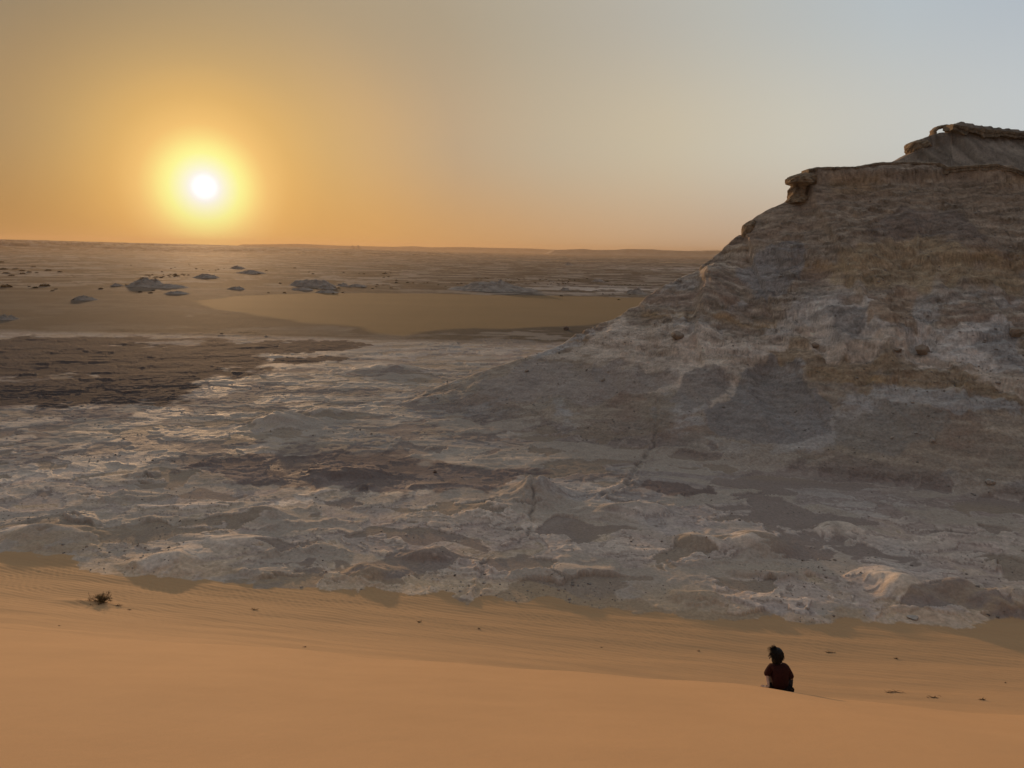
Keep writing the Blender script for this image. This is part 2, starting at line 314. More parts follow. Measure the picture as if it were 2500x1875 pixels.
def terrain(x, y, full=True):
    r = np.hypot(x, y)
    zd, td, yb = dune_z(x, y)
    z = np.zeros_like(x); alb = np.zeros(x.shape + (3,)); cat = np.zeros(x.shape, np.int8)   # 0 ground 1 dune 2 hill 3 sand flat
    big = np.zeros_like(x); med = big.copy(); sm = big.copy(); flat = big.copy(); rough = big.copy(); rim = big.copy(); scarp = big.copy(); lvl = big.copy(); pit = big.copy(); edge = big.copy()
    hz = big.copy(); ht = big.copy(); lay = big.copy(); rock = big.copy(); rk = big.copy(); hsc = big.copy(); htr = big.copy(); up2 = np.zeros(x.shape, bool)
    near = (r < 480) & (y > np.interp(x, BX, BY) - 8)
    i = np.where(near)
    if len(i[0]):
        fz, big[i], med[i], sm[i], flat[i], rough[i], rim[i], scarp[i], lvl[i], pit[i], edge[i] = floor_z(x[i], y[i]); z[i] = fz
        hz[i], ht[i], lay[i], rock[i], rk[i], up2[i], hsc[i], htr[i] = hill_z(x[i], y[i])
    damp = ss(.2, 4, hz)
    i = np.where(r > 150)
    sp = np.full(x.shape, -999.)
    j = np.where((r > 150) & (r < 800))
    if len(j[0]):
        xx, yy = x[j], y[j]
        sp[j] = sdpoly(xx + 12 * fbm(xx / 40, yy / 60, 3, 501), yy + 16 * fbm(xx / 45, yy / 70, 3, 502), SANDP)
    sandf = ss(-3, 3, sp)
    fa = ss(185, 330, r)
    low = ss(-24, 4, sp) * ss(150, 190, r)
    z = z * (1 - fa * .85) * (1 - .45 * damp) * (1 - .95 * sandf) + hz - 1.5 * low
    zsand = .5 * fbm(x / 90, y / 40, 2, 503)
    z = z + zsand * sandf
    if len(i[0]): z[i] = z[i] + far_z(x[i], y[i]) * ss(230, 420, r[i]) - 1.2 * ss(200, 330, r[i]) * (1 - low[i])
    # join dune
    db = y - yb + 1.3 * fbm(x / 2.6, y / 2.2, 4, 75) + .25 * fbm(x / .5, y / .5, 2, 76)
    mix = 1 - ss(-.12, .12, db)
    z = zd + ss(-.35, 1.3, db) * (smax(z, zd + .03, .08) - zd)
    z = np.where(y > yb + 25, smax(z, zd - .5, .05), z)
    cat[:] = 0
    cat[(hz > .35) & (ht > 0)] = 2
    cat[sandf > .5] = 3
    cat[mix > .5] = 1
    if not full: return z, cat
    # ---------------- base colours (albedo, with some light and shade painted in)
    def C(*c): return np.array(c)
    pale = C(.385, .34, .298); grey = C(.305, .265, .238); grav = C(.20, .172, .158); sandc = C(.46, .345, .225); tan = C(.36, .295, .215)
    bluish = C(.35, .345, .34); ochre = C(.34, .235, .12); dark = C(.074, .065, .066); dsand = C(.495, .325, .177); pink = C(.30, .245, .225)
    a = np.zeros_like(alb)
    def lay_on(w, c):
        nonlocal a
        w = w[..., None]; a = a * (1 - w) + c * w
    a[:] = grey
    nn = fbm(x / 3.1, y / 2.3, 5, 601, .6); n2 = fbm(x / 14, y / 9, 4, 611); n3 = fbm(x / 38, y / 22, 3, 621); n4 = fbm(x / .7, y / .55, 3, 631)
    lay_on(ss(-.05, .4, med * 1.2 + .35 * nn + .25 * n2 - .16 * (1 - rough)), pale)
    lay_on(.75 * ss(.02, .22, -med + .25 * nn - .08), tan)
    lay_on(ss(.05, .22, n2 + .3 * nn) * .6, pink)
    lay_on(ss(.35, .8, flat + .45 * nn) * .9, grav * 1.12)
    lay_on(ss(.10, .20, -n3 + .5 * n2 - .06) * .55, bluish)
    st = pn(x / 26 + 2, y / 1.9 + x * .05, 641)
    lay_on(.45 * ss(.1, .5, st) * flat, grav * .8)
    # ledge tops a little paler, salt-like crust patches to the left middle
    crust = ss(.08, .16, fbm((x + 3 * nn) / 12, (y + 3 * nn) / 9, 4, 651) - .02 + .22 * ss(0, -60, x) - .30 * ss(26, 8, y - yb) - .35 * ss(-5, 40, x))
    crust = crust * ss(188, 160, r)
    gl = crust * 1.0; lay_on(crust * .8, C(.46, .41, .36))
    lv = pn(lvl * .73 + .31, x / 40 + lvl * .37, 671)
    lay_on(ss(.1, .5, lv) * .5 * (1 - sm), tan)
    lay_on(ss(.1, .5, -lv) * .45 * (1 - sm), pink * .9)
    lay_on(sm * .85, C(.43, .385, .33) + 0 * a)
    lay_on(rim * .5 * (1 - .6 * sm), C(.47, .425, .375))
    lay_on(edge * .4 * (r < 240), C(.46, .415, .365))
    pc = ss(-.2, .2, pn(x / 19, y / 12, 672))[..., None]
    lay_on(pit * .75 * (r < 260), C(.275, .235, .212) * (1 - pc) + C(.32, .27, .215) * pc)
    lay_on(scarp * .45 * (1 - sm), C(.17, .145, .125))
    i = np.where(r > 120)
    # dark gravel plains
    for P_, cc, sf in DARKP:
        bx0, bx1 = min(p[0] for p in P_) - 30, max(p[0] for p in P_) + 30
        by0, by1 = min(p[1] for p in P_) - 30, max(p[1] for p in P_) + 30
        k = np.where((x > bx0) & (x < bx1) & (y > by0) & (y < by1))
        if len(k[0]) == 0: continue
        xx, yy = x[k], y[k]
        d = sdpoly(xx + sf * fbm(xx / (sf * 2), yy / (sf * 3), 4, 661), yy + sf * 1.3 * fbm(xx / (sf * 2), yy / (sf * 3), 4, 662), P_)
        w = ss(-.10 * sf, .16 * sf, d + sf * 1.1 * fbm(xx / (sf * 1.2), yy / (sf * 1.6), 5, 663, .62)) 
        w = w * (1 - .75 * ss(.30, .38, fbm(xx / 22, yy / 16, 5, 664, .6))); gl[k] = gl[k] * (1 - w) if cc is None else gl[k]
        if cc is None: cc = dark
        a[k] = a[k] * (1 - w[:, None]) + np.array(cc) * w[:, None]
    for C_, wd in ((CRACK, .14), (CRACK2, .22)):
        k = np.where((r < 110) & (y > 30))
        if len(k[0]):
            dd, _ = dline(x[k] + .35 * pn(x[k] / 1.1, y[k] / 1.1, 7), y[k] + .5 * pn(x[k] / 1.3, y[k] / 1.3, 8), C_)
            w = (np.exp(-(dd / wd) ** 2) * .6 * ss(-.5, .2, pn(x[k] / 1.6, y[k] / 1.6, 78)))[:, None]; a[k] = a[k] * (1 - w) + C(.12, .10, .09) * w
    # hill
    k = np.where(hz > .05)
    if len(k[0]):
        hx, hy, hl = x[k], y[k], lay[k]; w0 = ss(.1, 2.5, hz[k])
        h = np.zeros((len(hx), 3)); h[:] = C(.30, .255, .21)
        def on(w, c):
            nonlocal h
            w = np.clip(w, 0, 1)[:, None]; h = h * (1 - w) + np.array(c) * w
        hs_ = hy * .35 + hl * 1.1; nz = fbm(hx / 3.6, hs_ / 1.5, 5, 701, .6); nb = fbm(hx / 11, hs_ / 5, 4, 711); 
        zl = hl + 1.2 * fbm(hx / 18, hy / 18, 2, 721)
        band = pn(zl * .9, 0 * zl + 3, 731) + .5 * pn(zl * 2.7, 0 * zl + 1, 732)
        on(ss(-.1, .35, band + .35 * nz) * .85, (.385, .33, .265))
        thin = pn(zl * 2.1 + .35 * nz, hx / 45, 735)
        on(ss(.12, .38, thin) * .6 * ss(3, 7, hl), (.185, .145, .11)); on(ss(.2, .42, -thin) * .6 * ss(3, 7, hl), (.44, .39, .33))
        on(ss(.0, .35, nb + .35 * nz) * .75, (.25, .19, .155))
        on(ss(.05, .25, fbm(hx / 9, hy / 7, 5, 741, .55) + .0) * ss(20, 15, zl) * .8, (.40, .395, .39))
        on(ss(.02, .3, fbm(hx / 12, hy / 9, 4, 751, .55)) * ss(8, 3, zl) * .6, (.26, .235, .20))
        on((np.exp(-((zl - 8.6) / .9) ** 2) + .8 * np.exp(-((zl - 12.9) / .6) ** 2) + .9 * np.exp(-((zl - 21.8) / 1.3) ** 2) + np.exp(-((zl - 33.0) / 1.6) ** 2) * .8) * ss(.0, .4, nb + nz + .1) * .8, ochre)
        on(ss(22, 26, zl) * .45, (.245, .185, .13))
        on(up2[k] * .7, (.175, .15, .125))
        pm = np.zeros(len(hx))
        for P_, cc, sf in HILLP:
            bx0, bx1 = min(p[0] for p in P_) - 6, max(p[0] for p in P_) + 6
            by0, by1 = min(p[1] for p in P_) - 8, max(p[1] for p in P_) + 8
            q = np.where((hx > bx0) & (hx < bx1) & (hy > by0) & (hy < by1))[0]
            if len(q) == 0: continue
            xx, yy = hx[q], hy[q]
            d = sdpoly(xx + 1.6 * fbm(xx / 3, yy / 3, 4, 761) + 2.6 * pn(xx / 8, yy / 8, 763), yy + 1.6 * fbm(xx / 3, yy / 3, 4, 762) + 3.2 * pn(xx / 8, yy / 8, 764), P_) + .5 * nz[q]
            w = np.zeros(len(hx)); w[q] = ss(-sf, sf, d) * .85; on(w, cc); pm = np.maximum(pm, w) if cc[0] > .3 else pm * (1 - w)
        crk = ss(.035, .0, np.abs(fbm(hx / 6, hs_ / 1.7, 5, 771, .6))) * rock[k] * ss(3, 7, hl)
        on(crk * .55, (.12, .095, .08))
        on(htr[k] * .45, (.38, .34, .285)); on(hsc[k] * .6 * (1 - .75 * pm), (.17, .13, .09)); h = h * 1.14  # ledge shading painted into the colour: scarps darker, treads paler
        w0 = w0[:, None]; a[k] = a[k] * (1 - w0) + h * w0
    # far plain
    k = np.where(r > 170)
    if len(k[0]):
        xx, yy, rr = x[k], y[k], r[k]
        h = np.zeros((len(xx), 3)); h[:] = C(.088, .075, .060)
        def on2(w, c):
            nonlocal h
            w = np.clip(w, 0, 1)[:, None]; h = h * (1 - w) + np.array(c) * w
        b1 = fbm(xx / 260, yy / 120, 5, 801, .6); b2 = fbm(xx / 90, yy / 50, 5, 811, .6); b3 = fbm(xx / 900, yy / 420, 4, 821, .6)
        nearz = ss(640, 380, rr)
        on2(ss(.0, .2, b1) * .7 * (1 - nearz * .6), (.15, .128, .112))
        on2(ss(.08, .2, b2 + .3 * b1) * .75, (.27, .245, .22))
        on2(ss(.1, .18, -b1 + .2 * b2) * .6 * ss(400, 700, rr), (.17, .13, .10))
        band = np.exp(-((yy - 455 - .06 * xx) / 45) ** 2) * ss(-40, 60, xx) + np.exp(-((yy - 1150) / 160) ** 2) * ss(60, 260, xx) + .5 * np.exp(-((yy - 1250) / 120) ** 2) * ss(-300, -600, xx)
        on2(band * ss(-.08, .06, b2 + .05), (.44, .42, .40))
        on2(ss(.08, .25, b3) * ss(900, 1700, rr) * .7, (.36, .27, .17))
        on2(ss(.02, .14, -b3 - .02) * ss(900, 1500, rr) * .6, (.16, .125, .10))
        left = ss(20, -60, xx + .12 * (yy - 200)) * ss(520, 380, rr)
        b4 = fbm(xx / 38, yy / 30, 5, 845, .62); on2(ss(.08, .2, b4) * .7, (.27, .245, .215)); on2(ss(.04, .16, -b4) * .85 * ss(340, 430, rr), (.062, .05, .042))
        on2(left * .8 * ss(-.25, .1, b2 + .2), (.115, .094, .072))
        w0 = (ss(174, 188, yy + 10 * b2 + .04 * xx) * (hz[k] < .3))[:, None]
        a[k] = a[k] * (1 - w0) + h * w0
    lay_on(sandf * .97, C(.215, .15, .078) * (1 + .08 * fbm(x / 60, y / 25, 3, 831))[..., None])
    # wind-blown sand thinning out over the rock edge
    ven = ss(6.5, .0, db) * ss(.12, -.12, med + .5 * nn - .16 * ss(3.5, 0, db)) * (1 - .4 * rim)
    lay_on(ven * .55 * (cat == 0), C(.46, .35, .225))
    # dune sand
    dn = (dsand * (1 + .05 * fbm(x / 3, y / 1.5, 3, 841) + .03 * n4)[..., None])
    loww = ss(.25, .95, td)[..., None]
    dn = dn * (1 - .35 * loww) + C(.40, .285, .17) * .35 * loww + 0 * a
    w = mix[..., None]
    a = a * (1 - w) + dn * w
    a = a * (1 + .40 * rough[..., None] * (cat == 0)[..., None]) * np.array([1.06, .99, .94])  # sun on the front ledges painted in: rough floor made paler
    n5 = fbm(x / .33, y / .3, 2, 635); ysc = y * .3 + lay * 1.2; nh = fbm(x / 4.5, ysc / 1.3, 5, 636, .62); nh2 = fbm(x / 1.3, ysc / .45, 4, 637, .62)
    n4 = np.where(cat == 2, nh2, n4); nn = np.where(cat == 2, nh, nn)
    v = (1 + (cat != 1) * (cat != 3) * ss(900, 200, r) * np.where(cat == 0, .25 + .4 * rough, .45 + .55 * ss(4, 11, lay)) * (.36 * n4 + .30 * nn + .35 * n5 * ss(140, 60, r)) + (cat == 2) * (.3 + .7 * ss(4, 11, lay)) * (.42 * nh + .42 * nh2 + .15 * n2)).clip(.5, 1.6)[..., None]
    global GLOSS
    GLOSS = np.clip(gl * (r > 60) * (cat == 0) * (hz < .3) * ss(-.25, .05, nn), 0, 1)
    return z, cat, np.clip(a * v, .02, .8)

def march(px, py, zoff=0):
    d = ray(px, py); t = np.geomspace(5, 15000, 5000)
    X = t * d[0]; Y = t * d[1]; Z = 22 + t * d[2]
    z, _ = terrain(X, Y, False)
    b = np.where(Z < z)[0]
    if len(b) == 0: return onplane(px, py, 0) + (0.,)
    j = max(b[0], 1); t2 = np.linspace(t[j - 1], t[j], 200)
    X = t2 * d[0]; Y = t2 * d[1]; Z = 22 + t2 * d[2]; z, _ = terrain(X, Y, False)
    b = np.where(Z < z)[0]; q = b[0] if len(b) else -1
    return X[q], Y[q], z[q]
def zat(x, y):
    z, _ = terrain(np.array([float(x)]), np.array([float(y)]), False); return float(z[0])

def pp(L_, z=0): return [onplane(a, b, z) for a, b in L_]
DARKP = [(pp([(-200, 835), (100, 822), (320, 822), (480, 826), (600, 834), (640, 850), (640, 885), (560, 925), (400, 965), (220, 990), (60, 1010), (-200, 1040)]), None, 10.),
         (pp([(545, 866), (560, 842), (650, 832), (800, 830), (905, 838), (870, 852), (700, 864), (600, 868)]), None, 4.),
         (pp([(640, 888), (700, 872), (860, 872), (830, 882), (700, 890)]), None, 3.),
         (pp([(1040, 818), (1150, 810), (1340, 810), (1300, 818), (1150, 822)]), (.17, .135, .125), 3.),
         (pp([(520, 1120), (760, 1110), (1000, 1125), (1250, 1150), (1380, 1165), (1150, 1185), (900, 1200), (640, 1190), (420, 1150)]), (.185, .155, .145), 4.),
         (pp([(1530, 1190), (1600, 1178), (1740, 1190), (1760, 1210), (1640, 1216)]), (.185, .152, .14), 1.2)]
HILLP = []
def hp(L_): return [march(a, b)[:2] for a, b in L_]
GREY = (.255, .25, .25)
_H = [([(1790, 660), (1900, 600), (1970, 600), (1960, 650), (1900, 690), (1800, 690)], GREY, .3),
      ([(1420, 830), (1520, 770), (1700, 800), (1900, 830), (2100, 850), (2500, 905), (2500, 945), (2200, 900), (2030, 880), (1900, 880), (1760, 930), (1740, 990), (1660, 985), (1560, 960), (1640, 880), (1480, 880), (1340, 870)], (.50, .435, .37), .5),
      ([(1720, 845), (1900, 850), (2060, 875), (2060, 900), (1900, 880), (1740, 880)], (.56, .50, .44), .4),
      ([(2200, 830), (2250, 770), (2400, 770), (2500, 800), (2500, 900), (2300, 880), (2080, 850), (2100, 830)], (.52, .495, .47), .5),
      ([(1960, 760), (2060, 720), (2160, 730), (2120, 840), (1900, 830), (1860, 800)], (.50, .475, .445), .6),
      ([(1980, 800), (2080, 740), (2130, 740), (2060, 810), (2020, 825)], (.24, .23, .22), .3),
      ([(2360, 800), (2420, 790), (2500, 850), (2500, 900), (2420, 860)], (.27, .265, .26), .3),
      ([(1240, 905), (1300, 880), (1480, 885), (1640, 880), (1650, 900), (1560, 960), (1400, 985), (1180, 960), (1120, 945)], (.31, .275, .25), .5),
      ([(1620, 950), (1650, 905), (1720, 900), (1745, 935), (1720, 1000), (1680, 1030), (1600, 1010)], (.255, .235, .22), .2),
      ([(1740, 990), (1760, 930), (1810, 905), (1870, 915), (1880, 885), (1980, 895), (2030, 940), (2030, 1060), (1980, 1090), (1850, 1080), (1740, 1050)], (.235, .225, .22), .2),
      ([(2100, 560), (2200, 500), (2320, 480), (2380, 560), (2400, 580), (2250, 610)], (.19, .16, .14), .5),
      ([(2120, 740), (2200, 700), (2250, 740), (2250, 800), (2170, 810), (2100, 790)], (.33, .255, .19), .3),
      ([(1870, 870), (1990, 855), (2060, 870), (2110, 920), (2240, 905), (2350, 905), (2500, 950), (2500, 975), (2300, 945), (2100, 950), (2030, 925), (2000, 890)], (.29, .225, .155), .3),
      ([(2200, 965), (2340, 955), (2500, 985), (2480, 1010), (2340, 1020), (2220, 990)], (.36, .355, .35), .3),
      ([(2040, 1100), (2040, 1000), (2150, 1000), (2300, 1010), (2330, 1060), (2200, 1110)], (.26, .24, .215), .4),
      ([(2050, 640), (2150, 600), (2330, 590), (2480, 640), (2480, 700), (2320, 690), (2260, 740), (2160, 690)], (.34, .265, .175), .5)]
HILLP = [(hp(a), b, c) for a, b, c in _H]

# ------------------------------------------------------------------ materials
def material(name, build):
    mt = bpy.data.materials.new(name); mt.use_nodes = True
    t = mt.node_tree; t.nodes.clear()
    out = t.nodes.new('ShaderNodeOutputMaterial')
    build(t, out); return mt
def terrain_mat(name, bumps, spec=.15, speck=.1, grain=30):
    def b(t, out):
        p = t.nodes.new('ShaderNodeBsdfPrincipled'); p.inputs['Roughness'].default_value = .92
        p.inputs['Specular IOR Level'].default_value = spec
        at = t.nodes.new('ShaderNodeAttribute'); at.attribute_name = 'albedo'
        tx = t.nodes.new('ShaderNodeTexCoord')
        no = t.nodes.new('ShaderNodeTexNoise'); no.inputs['Scale'].default_value = grain; no.inputs['Detail'].default_value = 6; no.inputs['Roughness'].default_value = .7
        t.links.new(tx.outputs['Object'], no.inputs['Vector'])
        mr = t.nodes.new('ShaderNodeMapRange'); t.links.new(no.outputs[0], mr.inputs[0])
        mr.inputs[1].default_value = .3; mr.inputs[2].default_value = .7; mr.inputs[3].default_value = 1 - speck; mr.inputs[4].default_value = 1 + speck
        mu = t.nodes.new('ShaderNodeVectorMath'); mu.operation = 'SCALE'
        t.links.new(at.outputs['Color'], mu.inputs[0]); t.links.new(mr.outputs[0], mu.inputs['Scale'])
        t.links.new(mu.outputs[0], p.inputs['Base Color'])
        gr = t.nodes.new('ShaderNodeMapRange'); t.links.new(at.outputs['Alpha'], gr.inputs[0]); gr.inputs[3].default_value = .92; gr.inputs[4].default_value = .74; t.links.new(gr.outputs[0], p.inputs['Roughness'])
        gs = t.nodes.new('ShaderNodeMapRange'); t.links.new(at.outputs['Alpha'], gs.inputs[0]); gs.inputs[3].default_value = spec; gs.inputs[4].default_value = .16; t.links.new(gs.outputs[0], p.inputs['Specular IOR Level'])
        prev = None
        for sc_, di in bumps:
            n = t.nodes.new('ShaderNodeTexNoise'); n.inputs['Scale'].default_value = sc_; n.inputs['Detail'].default_value = 5; n.inputs['Roughness'].default_value = .6
            t.links.new(tx.outputs['Object'], n.inputs['Vector'])
            bp = t.nodes.new('ShaderNodeBump'); bp.inputs['Distance'].default_value = di; bp.inputs['Strength'].default_value = 1
            t.links.new(n.outputs[0], bp.inputs['Height'])
            if prev: t.links.new(prev, bp.inputs['Normal'])
            prev = bp.outputs[0]
        if prev: t.links.new(prev, p.inputs['Normal'])
        t.links.new(p.outputs[0], out.inputs[0])
    return material(name, b)
def plain(name, col, rough=.85, var=.25, scale=20, bump=.01, bscale=30):
    def b(t, out):
        p = t.nodes.new('ShaderNodeBsdfPrincipled'); p.inputs['Roughness'].default_value = rough
        p.inputs['Specular IOR Level'].default_value = .2
        tx = t.nodes.new('ShaderNodeTexCoord')
        no = t.nodes.new('ShaderNodeTexNoise'); no.inputs['Scale'].default_value = scale; no.inputs['Detail'].default_value = 5
        t.links.new(tx.outputs['Object'], no.inputs['Vector'])
        r = t.nodes.new('ShaderNodeValToRGB')
        r.color_ramp.elements[0].position = .3; r.color_ramp.elements[1].position = .7
        r.color_ramp.elements[0].color = (*[c * (1 - var) for c in col], 1); r.color_ramp.elements[1].color = (*[min(1, c * (1 + var)) for c in col], 1)
        t.links.new(no.outputs[0], r.inputs[0]); t.links.new(r.outputs[0], p.inputs['Base Color'])
        n = t.nodes.new('ShaderNodeTexNoise'); n.inputs['Scale'].default_value = bscale; n.inputs['Detail'].default_value = 4
        t.links.new(tx.outputs['Object'], n.inputs['Vector'])
        bp = t.nodes.new('ShaderNodeBump'); bp.inputs['Distance'].default_value = bump; t.links.new(n.outputs[0], bp.inputs['Height'])
        t.links.new(bp.outputs[0], p.inputs['Normal']); t.links.new(p.outputs[0], out.inputs[0])
    return material(name, b)
M_ground = terrain_mat('ground_rock', [(1.6, .05), (7, .025)], .04, .2, 5)
M_hill = terrain_mat('hill_rock', [(1.3, .22), (5, .10)], .12, .26, 3.5)
M_sand = terrain_mat('dune_sand', [(2.2, .012), (9, .004), (90, .0015)], .06, .13, 160)
M_flat = terrain_mat('flat_sand', [(.8, .03)], .1, .08, 2)

# ------------------------------------------------------------------ terrain mesh
az = np.concatenate([np.linspace(-47, -37, 120)[:-1], np.linspace(-37, 37, 1270), np.linspace(37, 48, 150)[1:], np.linspace(48, 313, 70)[1:-1]])
rad = np.concatenate([np.linspace(.8, 7, 24)[:-1], np.linspace(7, 26, 160)[:-1], np.arange(26, 60, .125), np.arange(60, 137, .18),
                      1 / np.linspace(1 / 137, 1 / 450, 150)[:-1] if False else 1 / np.linspace(1 / 137., 1 / 450., 150)[:-1], np.geomspace(450, 14000, 170)])
AZ, RD = np.meshgrid(np.radians(az), rad)
X = RD * np.sin(AZ); Y = RD * np.cos(AZ)
Z, CAT, ALB = terrain(X, Y)
nr, na = X.shape
idx = np.arange(nr * na).reshape(nr, na)
nx_ = np.roll(idx, -1, axis=1)
Q = np.stack([idx[:-1], nx_[:-1], nx_[1:], idx[1:]], -1).reshape(-1, 4)[:, ::-1]
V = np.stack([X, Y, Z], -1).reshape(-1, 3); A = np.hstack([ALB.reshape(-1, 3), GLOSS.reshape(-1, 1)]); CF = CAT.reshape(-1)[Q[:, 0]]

def grid_object(name, mask, mat, extra=None):
    q = Q[mask]; used, inv = np.unique(q, return_inverse=True)
    v = V[used]; q = inv.reshape(-1, 4).astype(np.int32); al = A[used]
    loops = q.reshape(-1); starts = np.arange(len(q)) * 4; tot = np.full(len(q), 4)
    if extra is not None:
        v = np.vstack([v, extra['v']]); al = np.vstack([al, extra['a']])
        pos = {int(u): k for k, u in enumerate(used)}
        tri = np.array([[pos[a], pos[b], len(used)] for a, b in extra['e']]).reshape(-1)
        starts = np.concatenate([starts, len(loops) + np.arange(len(tri) // 3) * 3]); tot = np.concatenate([tot, np.full(len(tri) // 3, 3)])
        loops = np.concatenate([loops, tri])
    me = bpy.data.meshes.new(name)
    me.vertices.add(len(v)); me.vertices.foreach_set('co', v.astype(np.float32).ravel())
    me.loops.add(len(loops)); me.loops.foreach_set('vertex_index', loops.astype(np.int32))
    me.polygons.add(len(starts)); me.polygons.foreach_set('loop_start', starts.astype(np.int32))
    me.polygons.foreach_set('use_smooth', np.ones(len(starts), bool))
    at = me.attributes.new('albedo', 'FLOAT_COLOR', 'POINT')
    at.data.foreach_set('color', al.astype(np.float32).ravel())
    me.update(calc_edges=True); me.validate()
    me.materials.append(mat)
    o = bpy.data.objects.new(name, me); COL.objects.link(o); o['kind'] = 'structure'; return o
first = idx[0]
capx = {'v': np.array([[0, 0, zat(0, .01)]]), 'a': A[[0]], 'e': [(int(first[(j + 1) % na]), int(first[j])) for j in range(na)]}
grid_object('sand_dune', CF == 1, M_sand, capx)
grid_object('ground', CF == 0, M_ground)
HILL = grid_object('hill', CF == 2, M_hill)
grid_object('sand_flat', CF == 3, M_flat)
print('terrain verts', len(V))
#@@OBJECTS
# ------------------------------------------------------------------ objects
RND = random.Random(11)
def tag(o, label=None, cat=None, group=None, kind=None):
    if label: o['label'] = label
    if cat: o['category'] = cat
    if group: o['group'] = group
    if kind: o['kind'] = kind
    return o
def link(name, me, mat, parent=None, loc=(0, 0, 0), rz=0):
    if mat and not me.materials: me.materials.append(mat)
    o = bpy.data.objects.new(name, me); COL.objects.link(o); o.location = loc; o.rotation_euler = (0, 0, rz)
    if parent: o.parent = parent
    return o
def pymesh(name, v, f, smooth=True):
    me = bpy.data.meshes.new(name); me.from_pydata([tuple(map(float, p)) for p in v], [], f); me.update()
    if smooth: me.polygons.foreach_set('use_smooth', [True] * len(me.polygons))
    return me
class MB:
    def __init__(s): s.v = []; s.f = []
    def tube(s, pts, rad, n=5):
        base = len(s.v); pts = [Vector(p) for p in pts]
        for i, p in enumerate(pts):
            d = (pts[min(i + 1, len(pts) - 1)] - pts[max(i - 1, 0)]).normalized()
            a = d.cross(Vector((0, 0, 1)))
            if a.length < 1e-3: a = Vector((1, 0, 0))
            a.normalize(); b = d.cross(a); r = rad[i] if hasattr(rad, '__len__') else rad
            for k in range(n):
                w = 2 * math.pi * k / n; s.v.append(p + a * math.cos(w) * r + b * math.sin(w) * r)
        for i in range(len(pts) - 1):
            for k in range(n):
                q = base + i * n; s.f.append((q + k, q + (k + 1) % n, q + n + (k + 1) % n, q + n + k))
        s.f.append(tuple(base + k for k in range(n))[::-1]); s.f.append(tuple(base + (len(pts) - 1) * n + k for k in range(n)))
    def tri(s, a, b, c):
        q = len(s.v); s.v += [a, b, c]; s.f.append((q, q + 1, q + 2))
    def mesh(s, name, smooth=False): return pymesh(name, s.v, s.f, smooth)

M_stone = plain('pale_stone', (.42, .37, .32), .95, .18, 6, .02, 8)
M_dstone = plain('dark_stone', (.15, .11, .09), .9, .25, 6, .02, 8)
M_brown = plain('brown_stone', (.30, .235, .18), .95, .2, 3, .03, 5)
M_cliff = plain('cliff_rock', (.25, .18, .115), .95, .45, 1.6, .2, 3.5)
M_mound = plain('mound_rock', (.29, .245, .205), .95, .4, .3, .35, .8)
M_mesa = plain('mesa_rock', (.30, .24, .19), .95, .2, .01, .5, .05)
M_twig = plain('dry_twig', (.10, .065, .04), .9, .3, 40, .001, 60)
M_leaf = plain('dry_leaf', (.115, .085, .035), .85, .35, 15, .001, 60)
M_shrub = plain('shrub_leaf', (.055, .042, .022), .9, .3, 1.5, .02, 4)

def blob(name, seed, rx, ry, rz, rough=.28, sub=3, facet=True):
    bm = bmesh.new(); bmesh.ops.create_icosphere(bm, subdivisions=sub, radius=1)
    c = np.array([v.co[:] for v in bm.verts])
    rr = np.random.RandomState(seed)
    pl = rr.normal(size=(9, 3)); pl /= np.linalg.norm(pl, axis=1)[:, None]; dd = rr.uniform(.55, .85, 9)
    for n_, d_ in zip(pl, dd):
        e = c @ n_ - d_; c -= np.where(e > 0, e * .85, 0)[:, None] * n_
    nz = fbm(c[:, 0] * 2.1 + seed, c[:, 1] * 2.1 + c[:, 2] * 1.7, 3, seed)
    c *= (1 + rough * nz)[:, None]
    c *= np.array([rx, ry, rz])
    for v, p in zip(bm.verts, c): v.co = p
    me = bpy.data.meshes.new(name); bm.to_mesh(me); bm.free()
    if not facet: me.polygons.foreach_set('use_smooth', [True] * len(me.polygons))
    return me

# ---- rock outcrop standing out from the end of the cap rock, natural arch on the summit
def ring_rock(name, rings, seed, n=40, amp=.12):
    v = []; f = []; R_ = []
    for i in range(len(rings) - 1):
        for k in range(5):
            a = k / 5; R_.append([rings[i][j] * (1 - a) + rings[i + 1][j] * a for j in range(5)])
    R_.append(list(rings[-1]))
    for cx, cy, rx, ry, z in R_:
        for k in range(n):
            w = 2 * math.pi * k / n
            q = 1 + 1.5 * amp * float(fbm(np.array([math.cos(w) * 1.6 + seed]), np.array([math.sin(w) * 1.6 + z * 1.1]), 4, seed)[0]) * 2.2
            v.append((cx + rx * q * math.cos(w), cy + ry * q * math.sin(w), z + .08 * math.sin(5 * w + seed)))
    m_ = len(R_)
    for i in range(m_ - 1):
        for k in range(n): f.append((i * n + k, i * n + (k + 1) % n, (i + 1) * n + (k + 1) % n, (i + 1) * n + k))
    f.append(tuple(range(n))[::-1]); f.append(tuple((m_ - 1) * n + k for k in range(n)))
    return pymesh(name, v, f, False)
def W3(px, py, Y): x, z = onvert(px, py, Y); return Vector((x, Y, z))
b0 = W3(1943, 486, 116)
u = 116 / 1818
def xz(px, py): p = W3(px, py, 116); return p.x - b0.x, p.z - b0.z
def ring(pl, pr, py, ry, cy=0):
    xl, z = xz(pl, py); xr, _ = xz(pr, py); return ((xl + xr) / 2, cy, (xr - xl) / 2, ry, z)
